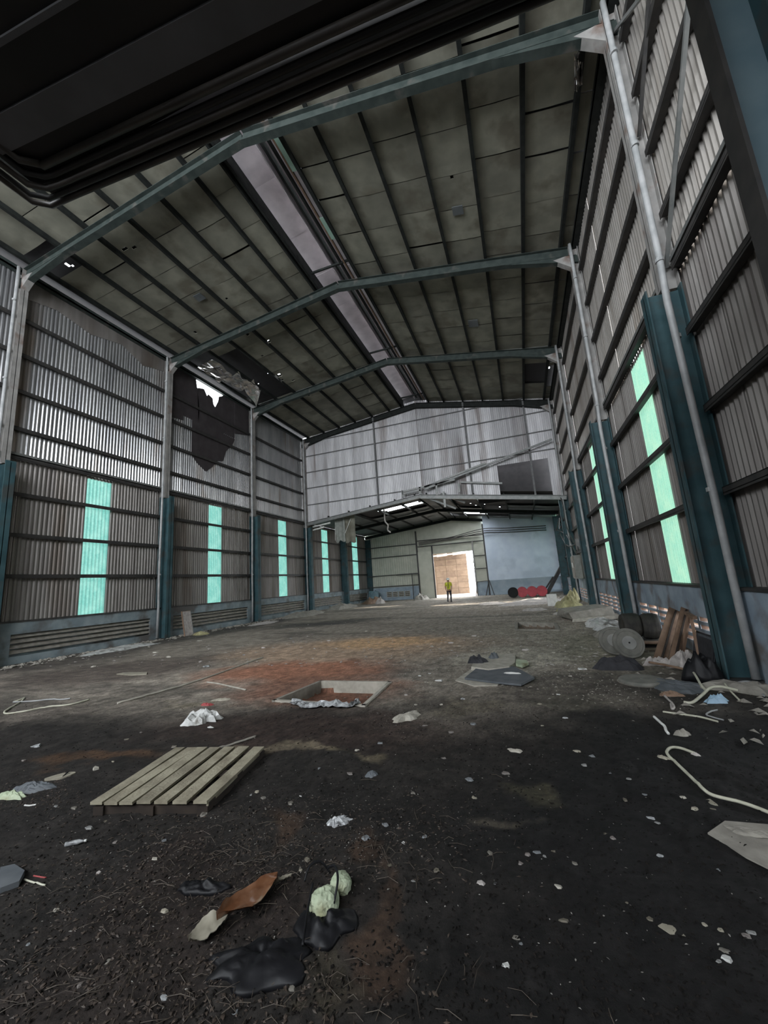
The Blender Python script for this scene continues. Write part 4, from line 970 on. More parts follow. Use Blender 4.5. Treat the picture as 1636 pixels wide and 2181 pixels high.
for k, (x, y, sx, sy, h, m, lab) in enumerate([(1.6, 17.6, .6, .8, .45, 'olive_rag', 'large olive-yellow sack heap by the right wall'), (1.75, 20.3, .5, 1.0, .45, 'olive_rag', 'farther olive-yellow sack heap under the meter box'),
        (2.25, 22.8, .3, 1.0, .7, 'olive_rag', 'tall brownish heap against the right plinth'), (1.9, 13.2, .5, .8, .22, 'plastic_w', 'crumpled whitish sheets by the right wall behind the tyres'),
        (1.4, 16.8, .5, .5, .14, 'cloth_w', 'pale rag beside the olive sack heap'), (-.4, 23.0, 1.2, 1.4, .12, 'cloth_w', 'pale dusty sheets before the pale blue wall'),
        (.6, 25.0, 1.6, 1.6, .16, 'cloth_w', 'long pale sheets in front of the red barrels'), (-2.0, 24.5, .8, 1.0, .09, 'cloth_w', 'flat white scrap left of the red barrels'),
        (.2, 19.0, .5, .5, .10, 'cloth_w', 'small white rag in the middle distance at right'), (1.9, 12.0, .35, .6, .12, 'plastic_w', 'white strips on the ground behind the tyres'),
        (-13.2, 27.5, .9, 2.0, .35, 'conc', 'dirt heap along left wall under the hanging insulation'), (-12.7, 32.6, .8, 1.4, .5, 'plank', 'brown rubbish heap in the far left corner'),
        (-11.6, 31.2, .4, .5, .5, 'cloth_w', 'pale sack beside the brown heap in far left corner'), (-13.2, 22.0, .8, 2.2, .25, 'conc', 'dirt heap along left wall under the third green strip'),
        (-13.4, 10.2, .5, 1.2, .09, 'plastic_w', 'crumpled white scraps at foot of the left plinth'), (-12.9, 17.5, .5, 1.0, .08, 'cloth_w', 'pale scraps near the second left column'),
        (-8.8, 34.0, .6, .9, .5, 'conc', 'rubble heap beside the left side of the far doorway')]):
    blob('rubbish_heap' if h > .15 else 'rag', m, (x, y, 0), sx, sy, h, 0, 60+k, .9, label=lab, cat='rubbish' if h > .15 else 'rag')
MB().box(-.22, .22, -.2, .2, 0, .55).obj('white_bucket', 'white', loc=(1.10, 21.0, 0), label='white square tub on the ground before the right wall', category='tub')
for k, (x, m, lab) in enumerate([(-.93, 'black', 'black round barrel end, leftmost of the four barrels'), (-.30, 'red', 'red barrel, leftmost of the three red barrels'), (.36, 'red', 'red barrel in the middle of the three red ones'), (1.0, 'red', 'red barrel, rightmost of the three red barrels')]):
    t = thing('barrel', lab, 'barrel', (x, 29.6+k*.05, .36))
    MB().lathe([(.34, 0), (.355, .02), (.355, .28), (.365, .3), (.355, .32), (.355, .58), (.365, .6), (.355, .62), (.355, .88), (.34, .9)], 28, 'y').obj('drum', m, t, smooth=False)
    MB().lathe([(.35, -.015), (.35, .01), (.32, .01), (.32, -.015)], 28, 'y', (0, -.003, 0), False).obj('chime', m, t)
t = thing('blue_drum', 'faded blue drum standing in the far left corner', 'drum', (-13.4, 34.5, 0))
MB().lathe([(.42, 0), (.45, .05), (.46, .4), (.47, .43), (.46, .46), (.46, .85), (.44, .95), (.40, 1.0)], 24, 'z').obj('drum', 'bluedrum', t); MB().lathe([(.06, 1.0), (.06, 1.04)], 10, 'z', (.2, 0, 0)).obj('bung', 'black', t)
t = thing('leaning_beam', 'dark steel beam leaning on the right wall before the pale blue wall', 'beam', (1.35, 31.3, 0))
MB().bar((0, 0, .05), (1.35, .2, 2.1), .28, .22).obj('beam', 'girt', t); MB().bar((-.35, 0, .03), (.6, .2, 1.25), .10, .10).obj('strut', 'girt', t)
t = thing('meter_box', 'grey metal meter box fixed on the right wall between two green strips', 'box', (2.62, 22.2, 1.2))
MB().box(-.22, .08, -.62, .62, .0, 1.15).obj('cabinet', 'tread', t); MB().box(-.25, -.22, -.55, .55, .05, 1.1).obj('door', 'conc', t); MB().box(-.27, -.25, -.2, .05, .55, .8).obj('label_plate', 'white', t)
t = thing('wall_box', 'small grey box hung above the meter box on right wall', 'box', (2.7, 21.0, 2.6))
MB().box(-.15, .05, -.25, .25, 0, .5).obj('cabinet', 'girt_hi', t)
for k, pts in enumerate([[(2.6, 22.0, 2.4), (2.5, 23.5, 3.4), (2.55, 26.0, 3.9), (2.5, 29.5, 4.5)], [(2.6, 21.2, 2.9), (2.45, 24, 3.0), (2.5, 28, 4.1)], [(2.6, 19.0, 2.5), (2.5, 20.2, 2.4), (2.6, 21.0, 2.9)],
                         [(2.55, 24.2, 4.6), (2.3, 25.3, 4.1), (2.5, 26.5, 4.9), (2.35, 28, 4.3)], [(2.6, 22, 2.9), (2.45, 23, 4.0), (2.5, 23.6, 5.2), (2.5, 24.3, 5.9)]]):
    c = Vector(pts[0]); o = MB().tube([p-c for p in spline(pts, 6)], .03, 6).obj('tangled_cable', 'girt', smooth=True, loc=c)
    o['label'] = ['long grimy cable rising from the meter box to the far right corner', 'lower long grimy cable from the wall box to the far right corner', 'short grimy cable sagging before the wall box on right wall', 'wavy grimy cable high on the far right wall under the low roof', 'steep grimy cable climbing from the meter box to the gable foot'][k]; o['category'] = 'cable'
# cables across the pale blue wall
for k in range(3):
    z = 6.05-.18*k; P = [(-9.0, 35.55, 5.15-.12*k), (-6, 35.5, 5.35-.1*k), (-3.1, 35.5, z-.25), (-1.0, 35.5, z-.40), (2.2, 35.5, z-.55)]
    c = Vector(P[2]); o = MB().tube([p-c for p in spline(P, 6)], .035, 6).obj('wall_cable', 'girt', smooth=True, loc=c)
    o['label'] = ['topmost', 'middle', 'lowest'][k]+' of three dark cables strung across the top of the pale blue wall'; o['category'] = 'cable'
# railing at the far wall
t = thing('pipe_railing', 'dark pipe railing on the far wall left of the doorway', 'railing', (-11.4, 35.5, 0))
MB().bar((0, 0, 2.3), (2.2, 0, 2.3), .07, .07).obj('rail', 'girt', t)
for x in (1.55, 2.15): MB().bar((x, 0, 0), (x, 0, 2.3), .06, .06).obj('post', 'girt', t)
t = thing('breeze_vents', 'slotted vent blocks in the plinth left of the doorway', 'vent', (-12.6, 35.93, .3))
for k in range(4): MB().box(0+k*.6, .52+k*.6, -.03, 0, 0, .5).obj('block', 'conc_pale', t)
for k in range(4):
    for j in range(3): MB().box(.05+k*.6, .47+k*.6, -.04, -.03, .07+j*.15, .13+j*.15).obj('slot', 'black', t)
t = thing('a_frame', 'rusty steel frame standing right of the far doorway', 'frame', (-3.6, 35.4, 0))
MB().bar((-.6, 0, 0), (-.35, 0, 1.25), .06, .06).obj('leg', 'girt', t); MB().bar((.25, 0, 0), (.65, 0, 1.3), .07, .07).obj('leg', 'girt', t); MB().bar((-.35, 0, 1.2), (.65, 0, 1.25), .05, .05).obj('rail', 'girt', t); MB().bar((.95, 0, 0), (.65, 0, 1.3), .06, .06).obj('leg', 'girt', t)

# ================================================================== broken steelwork under the gable
t = thing('steel_truss', 'pale broken steel trusswork sticking out at the foot of the far gable wall', 'truss', (-6.6, YD-.35, 7.0))
for a, b_ in [((-.3, 0, .45), (3.2, 0, .75)), ((-.3, 0, .05), (-.3, 0, .55)), ((.9, 0, .1), (.9, 0, .6)), ((2.0, 0, -.1), (2.0, 0, .7)), ((-.3, 0, .3), (1.0, 0, .4)), ((1.0, .1, .0), (3.0, .6, -1.0)), ((2.2, .1, .0), (3.6, .6, -.7)),
              ((1.2, 0, .55), (5.2, 0, 1.5)), ((1.2, 0, .40), (9.1, 0, 2.3)), ((3.5, .3, .6), (6.0, .3, .15)), ((3.4, .1, -.1), (3.4, .1, .5)), ((2.4, .1, -.9), (2.4, .1, .1))]:
    MB().bar(a, b_, .09, .11).obj('member', 'girt_hi', t)
t2 = thing('flat_beam', 'long straight pale beam under the far gable, right of the broken truss', 'beam', (-5.7, YD-.3, 6.95))
ibeam_b = MB(); ibeam(ibeam_b, (0, 0, 0), (8.5, 0, -1.22), .24, .16); ibeam_b.obj('beam', 'girt_hi', t2)
t = thing('hanging_insulation', 'torn grey insulation sheet hanging from the low roof edge at left', 'insulation', (-12.4, YD+.7, 6.42))
def hang(x0, x1, z0, z1, dy, m, seed):
    b = MB(); n = 8; k = 6
    for lay in (0, .012):
        for j in range(k+1):
            for i in range(n+1):
                u, v = i/n, j/k; b.v.append((x0+(x1-x0)*u+.04*mnoise.noise(Vector((u*3, v*3, seed))), dy+.09*mnoise.noise(Vector((u*4, v*1.5, seed+5)))+lay, z0+(z1-z0)*v*(1+.12*mnoise.noise(Vector((u*3, seed, 0))))))
    W = n+1; H = W*(k+1)
    for j in range(k):
        for i in range(n): a = j*W+i; b.f += [(a, a+1, a+W+1, a+W), (H+a, H+a+W, H+a+W+1, H+a+1)]
    return b
hang(0, .75, .12, -1.65, 0, 'tread', 1).obj('sheet', 'tread', t); hang(.7, 1.5, .18, -1.8, .1, 'tread', 4).obj('sheet', 'ceil', t)
MB().bar((.75, .0, -1.1), (1.25, 0, -.1), .05, .03).obj('torn_strip', 'white', t); MB().bar((.02, -.02, -.2), (-.04, -.02, -1.55), .06, .02).obj('torn_edge', 'white', t)
for k, (a, c2) in enumerate([((-13.9, YD+.12, 5.95), (-12.5, YD+.12, 6.10)), ((-13.9, YD+.12, 5.72), (-13.0, YD+.12, 5.85))]):
    a = Vector(a); o = MB().tube([(0, 0, 0), Vector(c2)-a], .06, 8).obj('tube_lamp', 'white', loc=a, smooth=True); o['label'] = ['white tube under the low roof edge, upper of the pair at left', 'white tube under the low roof edge, lower of the pair at left'][k]; o['category'] = 'tube'
a = Vector((-9.0, 26.2, 6.1)); o = MB().tube(spline([(0, 0, 1.05), (.03, 0, .5), (.05, 0, -.1), (.25, 0, -.4), (.2, 0, -.75), (.4, 0, -.95)], 4), .05, 6).obj('hanging_strip', 'cloth_w', loc=a); o['label'] = 'twisted pale strip dangling from the low roof'; o['category'] = 'strip'
# torn foil under the big roof by the left eave
def foil(c, pts, seed, label):
    b = MB(); n = 7; k = 7; c = Vector(c); P = [Vector(p) for p in pts]
    for lay in (0, 1):
        for j in range(k+1):
            for i in range(n+1):
                u, v = i/n, j/k; p = (P[0]*(1-u)+P[1]*u)*(1-v)+(P[3]*(1-u)+P[2]*u)*v
                w_ = .16*mnoise.noise(Vector((u*3.5, v*3.5, seed)))+.05*mnoise.noise(Vector((u*9, v*9, seed)))
                b.v.append(tuple(p+Vector((.3*w_, .2*w_, w_-.012*lay))))
    W = n+1; H = W*(k+1)
    for j in range(k):
        for i in range(n): a = j*W+i; b.f += [(a, a+1, a+W+1, a+W), (H+a, H+a+W, H+a+W+1, H+a+1)]
    for i in range(n): b.f += [(i, H+i, H+i+1, i+1), (k*W+i, k*W+i+1, H+k*W+i+1, H+k*W+i)]
    for j in range(k): b.f += [(j*W, (j+1)*W, H+(j+1)*W, H+j*W), (j*W+n, H+j*W+n, H+(j+1)*W+n, (j+1)*W+n)]
    return b.obj('torn_foil', 'foil', loc=c, label=label, category='foil')
foil((-13.3, 13.6, 12.62), [(-.5, 0, 0), (.45, 0, .15), (.35, 1.5, .1), (-.5, 1.5, -.05)], 1, 'dull silver foil sagging under the roof at the left eave, near end')
foil((-13.1, 15.1, 12.65), [(-.5, 0, 0), (.5, 0, .15), (.45, 1.2, .12), (-.4, 1.2, -.12)], 2, 'bright crumpled silver foil sagging beside the hole in the left eave')
foil((-12.9, 16.2, 12.72), [(-.35, 0, -.1), (.4, 0, .2), (.2, .9, .05), (-.15, 1.0, -.75)], 3, 'pointed flap of silver foil hanging at the far end of the eave hole')
foil((2.4, 7.4, 11.95), [(-.12, 0, .1), (.06, 0, .1), (.08, .5, -.05), (-.1, .55, -.15)], 5, 'small crumpled foil scrap under the right eave')

# ================================================================== beyond the doorway
yd = setting('wall_yard')
for r_ in range(6):
    for c_ in range(6):
        MB().box(-12.6+c_*1.15+(.0), -12.6+c_*1.15+1.13, 43.0+.35*0, 43.2, .0+r_*.62, .0+r_*.62+.605).obj('block', 'tan', yd)
MB().box(-12.7, -5.72, 43.2, 43.3, -.1, 4.6).obj('backing', 'tan', yd)
t = thing('white_pipe_run', 'white pipe with a fat joint running above the yard wall beyond the doorway', 'pipe', (-10.5, 41.5, 4.1))
MB().tube([(0, 0, 0), (4.6, 0, .15)], .08, 10).obj('pipe', 'white', t, smooth=True); MB().tube([(1.9, 0, .05), (3.0, 0, .1)], .14, 10).obj('joint', 'white', t, smooth=True); MB().tube([(3.6, 0, .1), (5.2, 0, .2)], .15, 10).obj('joint', 'white', t, smooth=True); MB().tube([(2.6, 0, .9), (3.8, 0, .15)], .06, 8).obj('branch', 'white', t)
t = setting('roof_yard')
for k in range(5): MB().box(-13+k*1.4, -11.65+k*1.4, 38.5, 43.4, 4.75, 4.80).obj('roof_sheet', 'plank' if k % 2 else 'tan', t)
MB().box(-13, -6.0, 38.6, 38.7, 4.55, 4.75).obj('edge_beam', 'girt_hi', t)
t = thing('grey_gate', 'pale grey gate panel at the far right of the yard beyond the doorway', 'gate', (-6.0, 46, -.1))
MB().box(0, 2.5, -.03, .03, .0, 2.7).obj('panel', mat('pale_grey_gate', (.45, .47, .52), rough=.6), t); MB().box(-.05, 2.55, -.05, .05, 2.7, 2.8).obj('rail', 'white', t); MB().box(0, 2.5, -.04, .04, 3.3, 3.6).obj('upper_rail', 'girt_hi', t)

# ================================================================== PERSON
pg = G(961, 1281); P0 = Vector((pg.x, 28.6, 0))
ps = thing('person', 'person in a yellow-green shirt, dark trousers and white helmet walking away', 'person', P0)
def skin(name, m, joints, edges, parent, sub=2):
    me = bpy.data.meshes.new(name); me.from_pydata([j[:3] for j in joints], edges, []); o = bpy.data.objects.new(name, me); COL.objects.link(o)
    md = o.modifiers.new('skin', 'SKIN'); sv = me.skin_vertices[0].data
    for i, j in enumerate(joints): sv[i].radius = (j[3], j[4] if len(j) > 4 else j[3]); sv[i].use_root = (i == 0)
    o.modifiers.new('sub', 'SUBSURF').levels = sub; o.modifiers['sub'].render_levels = sub
    dg = bpy.context.evaluated_depsgraph_get(); nm = bpy.data.meshes.new_from_object(o.evaluated_get(dg)); COL.objects.unlink(o); bpy.data.objects.remove(o)
    nm.materials.clear(); nm.materials.append(MT[m])
    for p in nm.polygons: p.use_smooth = True
    return link(name, nm, parent)
skin('body', 'skin', [(0,0,.86,.12,.09), (0,0,1.1,.12,.09), (0,.0,1.30,.14,.09), (0,0,1.40,.06,.05), (0,.01,1.50,.085,.09), (0,.01,1.6,.07,.08),
     (.17,0,1.33,.05), (.22,.0,1.08,.038), (.21,-.06,.84,.028), (.21,-.09,.75,.025), (-.17,0,1.33,.05), (-.23,.0,1.08,.038), (-.22,.07,.86,.028), (-.22,.10,.77,.025),
     (.09,0,.82,.07), (.10,.08,.46,.05), (.10,-.02,.08,.035), (-.09,0,.82,.07), (-.10,-.04,.46,.05), (-.10,-.2,.12,.035)],
     [(0,1),(1,2),(2,3),(3,4),(4,5),(2,6),(6,7),(7,8),(8,9),(2,10),(10,11),(11,12),(12,13),(0,14),(14,15),(15,16),(0,17),(17,18),(18,19)], ps)
skin('shirt', 'hivis', [(0,0,.82,.165,.12), (0,0,1.05,.155,.115), (0,0,1.28,.18,.115), (0,0,1.38,.09,.07), (.18,0,1.33,.075), (.225,0,1.10,.062), (-.18,0,1.33,.075), (-.235,0,1.10,.062)], [(0,1),(1,2),(2,3),(2,4),(4,5),(2,6),(6,7)], ps)
skin('trousers', 'trouser', [(0,0,.86,.155,.11), (.09,0,.76,.095), (.10,.08,.46,.07), (.10,-.02,.09,.055), (-.09,0,.76,.095), (-.10,-.04,.46,.07), (-.10,-.2,.13,.055)], [(0,1),(1,2),(2,3),(0,4),(4,5),(5,6)], ps)
for x, y, z, rx_ in ((.10, .02, .0, 0), (-.10, -.2, .04, .3)):
    MB().add([(x-.05,y-.1,z),(x+.05,y-.1,z),(x+.05,y+.16,z),(x-.05,y+.16,z),(x-.045,y-.09,z+.11),(x+.045,y-.09,z+.11),(x+.04,y+.13,z+.05),(x-.04,y+.13,z+.05)], [(0,3,2,1),(4,5,6,7),(0,1,5,4),(1,2,6,5),(2,3,7,6),(3,0,4,7)]).obj('shoe', 'cloth_b', ps)
MB().lathe([(.145, 1.555), (.145, 1.565), (.125, 1.575), (.122, 1.62), (.105, 1.67), (.06, 1.705), (.01, 1.715)], 20, 'z', (0, .01, 0)).obj('helmet', 'helmet', ps, smooth=True)
MB().box(-.02, .02, -.135, -.125, .95, 1.35).obj('reflective_stripe', 'cloth_b', ps)

# ================================================================== NEAR RUBBISH
blob('black_bag', 'plastic_b', G(560, 2050), .24, .12, .05, .35, 70, .8, irr=.25, n=44, rings=12, smooth_=True, label='large torn black plastic bag in the left foreground', cat='bag')
blob('black_bag', 'plastic_b', G(695, 1975), .13, .11, .05, .2, 71, .8, irr=.25, n=44, rings=12, smooth_=True, label='black plastic bag wrapped around the pale green cabbage-like bundle', cat='bag')
blob('black_bag', 'plastic_b', G(430, 1890), .16, .05, .04, .2, 72, .8, irr=.25, n=40, rings=10, smooth_=True, label='dark flattened bag behind the glossy brown leaf', cat='bag')
def ball(name, m, c, r_, seed, label, cat, sq=(1, 1, .85)):
    bm = bmesh.new(); bmesh.ops.create_icosphere(bm, subdivisions=4, radius=1)
    for v in bm.verts:
        n_ = v.co.copy(); k = 1-.20*abs(mnoise.noise(n_*2.2+Vector((seed, 0, 0))))-.14*abs(mnoise.noise(n_*5+Vector((0, seed, 0))))+.12*mnoise.noise(n_*1.3+Vector((0, 0, seed)))
        v.co = Vector((n_.x*sq[0], n_.y*sq[1], n_.z*sq[2]))*r_*k
    me = bpy.data.meshes.new(name); bm.to_mesh(me); bm.free(); me.materials.append(MT[m])
    return link(name, me, None, c, label=label, category=cat)
g = G(692, 1948); ball('green_bundle', 'green_rag', (g.x, g.y, .05), .078, 3, 'pale green crumpled cabbage-like bundle tied with black strips, left foreground', 'bundle')
g = G(722, 1912); ball('green_bundle', 'green_rag', (g.x, g.y+.03, .045), .062, 8, 'smaller pale green crumpled piece behind the tied bundle', 'bundle')
for k, pts in enumerate([[(700, 1890), (716, 1905), (722, 1935), (712, 1960)], [(650, 1920), (662, 1905), (685, 1893), (705, 1888)], [(668, 1930), (655, 1980), (645, 2030)]]):
    cord('black_strip', 'plastic_b', pts, .006, ['black strip tied across the pale green bundle', 'black strip arching over the left of the pale green bundle', 'black strip trailing down from the pale green bundle'][k], 'strip', lifts=[.08, .11, .11, .05][:len(pts)] if k < 2 else [.09, .05, .02])
# big curled brown leaf
def curled_leaf(px0, px1, w, label, m='brownleaf', seed=1, lift=.02):
    a, b_ = G(*px0), G(*px1); d = b_-a; Ln = d.length; ang = math.atan2(d.y, d.x); c = (a+b_)/2; B = MB(); n = 14; k = 6
    for lay in (0, .003):
        for i in range(n+1):
            t = i/n; ww = w*math.sin(math.pi*min(1, max(0.02, t)))**.7
            for j in range(k+1):
                v = j/k-.5; B.v.append(((t-.5)*Ln, v*ww, lift+lay+.35*w*(2*v)**2*(.6+.4*math.sin(t*7+seed))*.6+.012*mnoise.noise(Vector((t*8, v*8, seed)))))
    W = k+1; H = W*(n+1)
    for i in range(n):
        for j in range(k): q = i*W+j; B.f += [(q, q+1, q+W+1, q+W), (H+q, H+q+W, H+q+W+1, H+q+1)]
    o = B.obj('curled_leaf', m, loc=(c.x, c.y, hz(c.x, c.y)), rot=(0, 0, ang), smooth=True) if False else link('curled_leaf', B.mesh('curled_leaf', m, True), None, (c.x, c.y, hz(c.x, c.y)), (0, 0, ang))
    o['label'] = label; o['category'] = 'leaf'; return o
curled_leaf((462, 1985), (592, 1893), .15, 'glossy wet brown curled leaf in the left foreground', lift=.05)
curled_leaf((402, 2016), (485, 1965), .13, 'pale tan base of the curled leaf beside the torn black bag', 'leaf_pale', 3, .03)
curled_leaf((570, 1905), (622, 1880), .03, 'thin pale leaf tip beyond the glossy brown leaf', 'leaf_pale', 5, .03)
# slipper, green rag, bottle, straws at left
t = thing('sandal', 'worn grey sandal sole lying at far left beyond the green rag', 'sandal', (G(128, 1656).x, G(128, 1656).y, hz(G(128, 1656).x, G(128, 1656).y)+.004), (0, 0, .72))
b = MB(); n = 20
for zz in (0, .018):
    for j in range(n):
        q = 2*math.pi*j/n; b.v.append((math.cos(q)*.12, math.sin(q)*(.045+.012*math.cos(q)-.01*math.cos(2*q)), zz))
b.f = [tuple(reversed(range(n))), tuple(range(n, 2*n))]+[(i, (i+1) % n, n+(i+1) % n, n+i) for i in range(n)]; b.obj('sole', 'leaf_pale', t); MB().tube([(.03, .04, .015), (.06, 0, .035), (.03, -.04, .015)], .006, 6).obj('strap', 'plastic_b', t)
blob('green_bag', 'green_rag', G(25, 1697), .14, .045, .05, .1, 80, 1.0, label='crumpled pale green bag at the left edge', cat='bag')
blob('dark_bag', 'mat_g', G(70, 1680), .18, .10, .05, .3, 81, 1.0, label='dark translucent bag beside the pale green bag at left edge', cat='bag')
cord('straw', 'white', [(52, 1717), (64, 1716), (77, 1715)], .006, 'short white straw below the dark bag at left', 'straw')
cord('straw', 'hose', [(52, 1870), (75, 1879), (97, 1884)], .005, 'short pale straw at the left foreground', 'straw')
cord('red_straw', 'redrag', [(72, 1861), (98, 1868)], .004, 'short red straw behind the pale straw at left', 'straw')
bt = thing('glass_bottle', 'small clear bottle lying on the dark ground left foreground', 'bottle', (G(160, 1797).x, G(160, 1797).y, hz(G(160, 1797).x, G(160, 1797).y)+.016), (0, math.radians(90), .55))
MB().lathe([(.002, -.06), (.014, -.058), (.015, .02), (.008, .04), (.006, .06)], 12, 'z').obj('bottle', 'plastic_g', bt, smooth=True); MB().lathe([(.008, .055), (.008, .068)], 10, 'z').obj('cap', 'white', bt)
# torn cardboard at lower right and pieces
poly_slab('cardboard_sheet', 'conc', [G(1508, 1778), G(1545, 1752), G(1640, 1760), G(1720, 1830), G(1700, 1900), G(1640, 1855), G(1590, 1830), G(1545, 1800)], .008, label='torn grey cardboard sheet at the lower right edge', cat='cardboard')
blob('cardboard_flap', 'conc', G(1590, 1775), .11, .05, .02, -.3, 91, .8, lift=.008, label='crumpled flap on the torn grey cardboard sheet', cat='cardboard')
poly_slab('yellow_leaf', 'leaf_pale', [G(1503, 1702), G(1512, 1700), G(1528, 1712), G(1532, 1720), G(1515, 1713)], .004, label='slim yellowish leaf below the cream hose', cat='leaf')
poly_slab('grey_leaf', 'leaf_pale', [G(1403, 1980), G(1412, 1975), G(1440, 1982), G(1462, 2003), G(1430, 1998)], .004, label='grey oval leaf on black ground at lower right', cat='leaf')
poly_slab('flat_board', 'leaf_pale', [G(248, 1437), G(262, 1434), G(314, 1433), G(312, 1437), G(280, 1439)], .02, label='thin pale board lying flat in the left middle distance', cat='board')
cord('thin_lath', 'conc_pale', [(441, 1455), (480, 1461), (523, 1471)], .014, 'thin pale lath on the reddish ground left of the pit', 'lath')
cord('pale_kerb', 'conc_pale', [(250, 1500), (330, 1478), (400, 1458), (460, 1438), (530, 1412), (560, 1402)], .018, 'long worn concrete edge running across the left ground', 'kerb', z=-.004)
cord('floor_edge', 'conc', [(545, 1570), (480, 1590), (455, 1598)], .012, 'short wooden lath behind the pallet', 'lath')
blob('pale_stone', 'conc_pale', G(1097, 1596), .075, .03, .02, -.2, 95, .6, label='pale flat stone in the centre right ground', cat='stone')
blob('grey_lump', 'mat_g', G(793, 1655), .05, .04, .035, 0, 96, .5, label='small grey crumpled lump in the centre ground', cat='scrap')
poly_slab('metal_plate', 'mat_g', [G(0, 1855), G(30, 1848), G(52, 1862), G(40, 1885), G(0, 1900)], .03, label='dark flat plate at the left edge of the foreground', cat='plate')

# individually visible pale scraps scattered on the ground
SC_PX = [(655,1840),(640,1862),(435,1737),(535,1697),(548,1690),(560,1705),(620,1715),(640,1700),(1045,1823),(1125,1827),(1110,1845),(1145,1822),(1180,1815),(1160,1830),(1025,1890),(1055,1888),(1225,1845),(1290,1780),(1305,1790),(1385,1745),(1400,1755),(1405,1825),(1330,1700),(1375,1695),(1455,1700),(1480,1725),(1520,1725),(1190,1895),(1335,1925),(1385,1960),(1530,1855),(1535,1985),(1500,1975),(1590,1995),(1600,1985),(1545,2035),(1550,2055),(1535,2060),(1100,2000),(1110,2015),(1080,2060),(1200,1965),(930,1860),(1010,1700),(1000,1660),(860,1800),(905,1785),(880,1690),(960,1560),(1010,1545),(1155,1545),(1230,1600),(1260,1610),(1245,1628),(1300,1648),(1340,1660),(1205,1530),(1190,1480),(1215,1440),(1240,1425),(1150,1500),(1075,1640),(945,1612),(905,1545),(885,1500),(865,1480),(940,1500),(985,1490),(935,1450),(915,1435),(895,1440),(810,1585),(760,1600),(680,1640),(745,1650),(240,1625),(205,1640),(270,1575),(300,1560),(370,1590),(160,1720),(120,1715),(50,1620),(75,1590),(310,1680),(225,1745),(190,1760),(350,1790),(245,1790),(330,1830),(210,1855),(300,1920),(350,1940),(395,1880),(120,1930),(60,2010),(170,2100),(230,2050),(350,2120),(500,2150),(620,2110),(830,1850),(880,1880),(820,1760),(780,1790),(140,1370),(330,1390),(360,1400),(425,1365),(440,1420),(520,1395),(200,1420),(120,1330+60),(560,1380),(620,1360),(700,1365),(780,1345),(960,1370),(1010,1355),(1120,1385),(1180,1390)]
for k_, a_, b_ in (('plastic_w', (.16, .16, .155), (.26, .26, .25)), ('cloth_w', (.14, .12, .11), (.21, .19, .175)), ('leaf_pale', (.10, .09, .065), (.16, .14, .11)), ('conc_pale', (.13, .12, .10), (.2, .185, .16)), ('plastic_g', (.13, .14, .145), (.22, .23, .24))):
    MT['scrap_'+k_] = mat('dim_'+k_, a_, b_, rough=.6, scale=40)  # darker copies put the dimmer near light into the scrap colours
LMK = [(370, 1645, 'around the wooden pallet'), (700, 1480, 'near the square floor pit'), (430, 1535, 'near the white plastic bag'), (720, 1755, 'near the silvery bag in the foreground'), (690, 1930, 'near the pale green bundle'),
       (500, 1960, 'near the glossy brown leaf'), (160, 1800, 'near the small glass bottle'), (60, 1690, 'near the green bag at left edge'), (1060, 1440, 'near the slate-grey sheet'), (1450, 1640, 'near the cream hose'), (1590, 1800, 'near the torn cardboard at right'),
       (1430, 1990, 'on the black ground at lower right'), (1110, 1830, 'on the black ground in the lower centre'), (1420, 1530, 'near the bent white pipe'), (1097, 1596, 'near the pale flat stone'), (100, 1505, 'near the looped white cable'),
       (300, 1400, 'on the ground along the left wall'), (750, 1370, 'on the orange-brown ground beyond the pit'), (1140, 1340, 'near the shallow pit in the distance'), (150, 2080, 'in the leaf litter at lower left'), (560, 2100, 'in front of the torn black bag'), (900, 1860, 'right of the pale green bundle on dark ground'), (1100, 2030, 'at the bottom centre on dark ground'), (1250, 1620, 'between the pale stone and the cream hose'), (1200, 1470, 'between the slate-grey sheet and the black cloth')]
for k, (px, py) in enumerate(SC_PX):
    g = G(px, py); dist = max((g-CAM).length, 1.5); s = dist*rnd.uniform(.0035, .0095); n = rnd.choice([5, 6, 7]); b = MB(); rt = rnd.random()*6
    th = s*.25
    ring = [(math.cos(2*math.pi*j/n+rt)*s*rnd.uniform(.6, 1.3), math.sin(2*math.pi*j/n+rt)*s*rnd.uniform(.4, .9)) for j in range(n)]
    b.v = [(x, y, -.003) for x, y in ring]+[(x*.8, y*.8, th*rnd.uniform(.5, 1.6)) for x, y in ring]
    b.f = [tuple(reversed(range(n))), tuple(range(n, 2*n))]+[(i, (i+1) % n, n+(i+1) % n, n+i) for i in range(n)]
    nr = py > 1500
    scm = rnd.choice(['plastic_w', 'cloth_w', 'leaf_pale', 'conc_pale', 'plastic_g']); o = b.obj('litter_scrap', 'scrap_'+scm if nr and rnd.random() < .8 else scm, loc=(g.x, g.y, hz(g.x, g.y)))
    nm_ = {'plastic_w': 'dirty white plastic', 'cloth_w': 'pinkish white', 'leaf_pale': 'pale tan leafy', 'conc_pale': 'cream concrete', 'plastic_g': 'silvery grey'}[o.data.materials and scm]
    lm = min(LMK, key=lambda q: (q[0]-px)**2+(q[1]-py)**2)[2]
    o['category'] = 'scrap'; o['label'] = 'small %s scrap lying %s' % (nm_, lm); o['group'] = nm_+' scraps '+lm

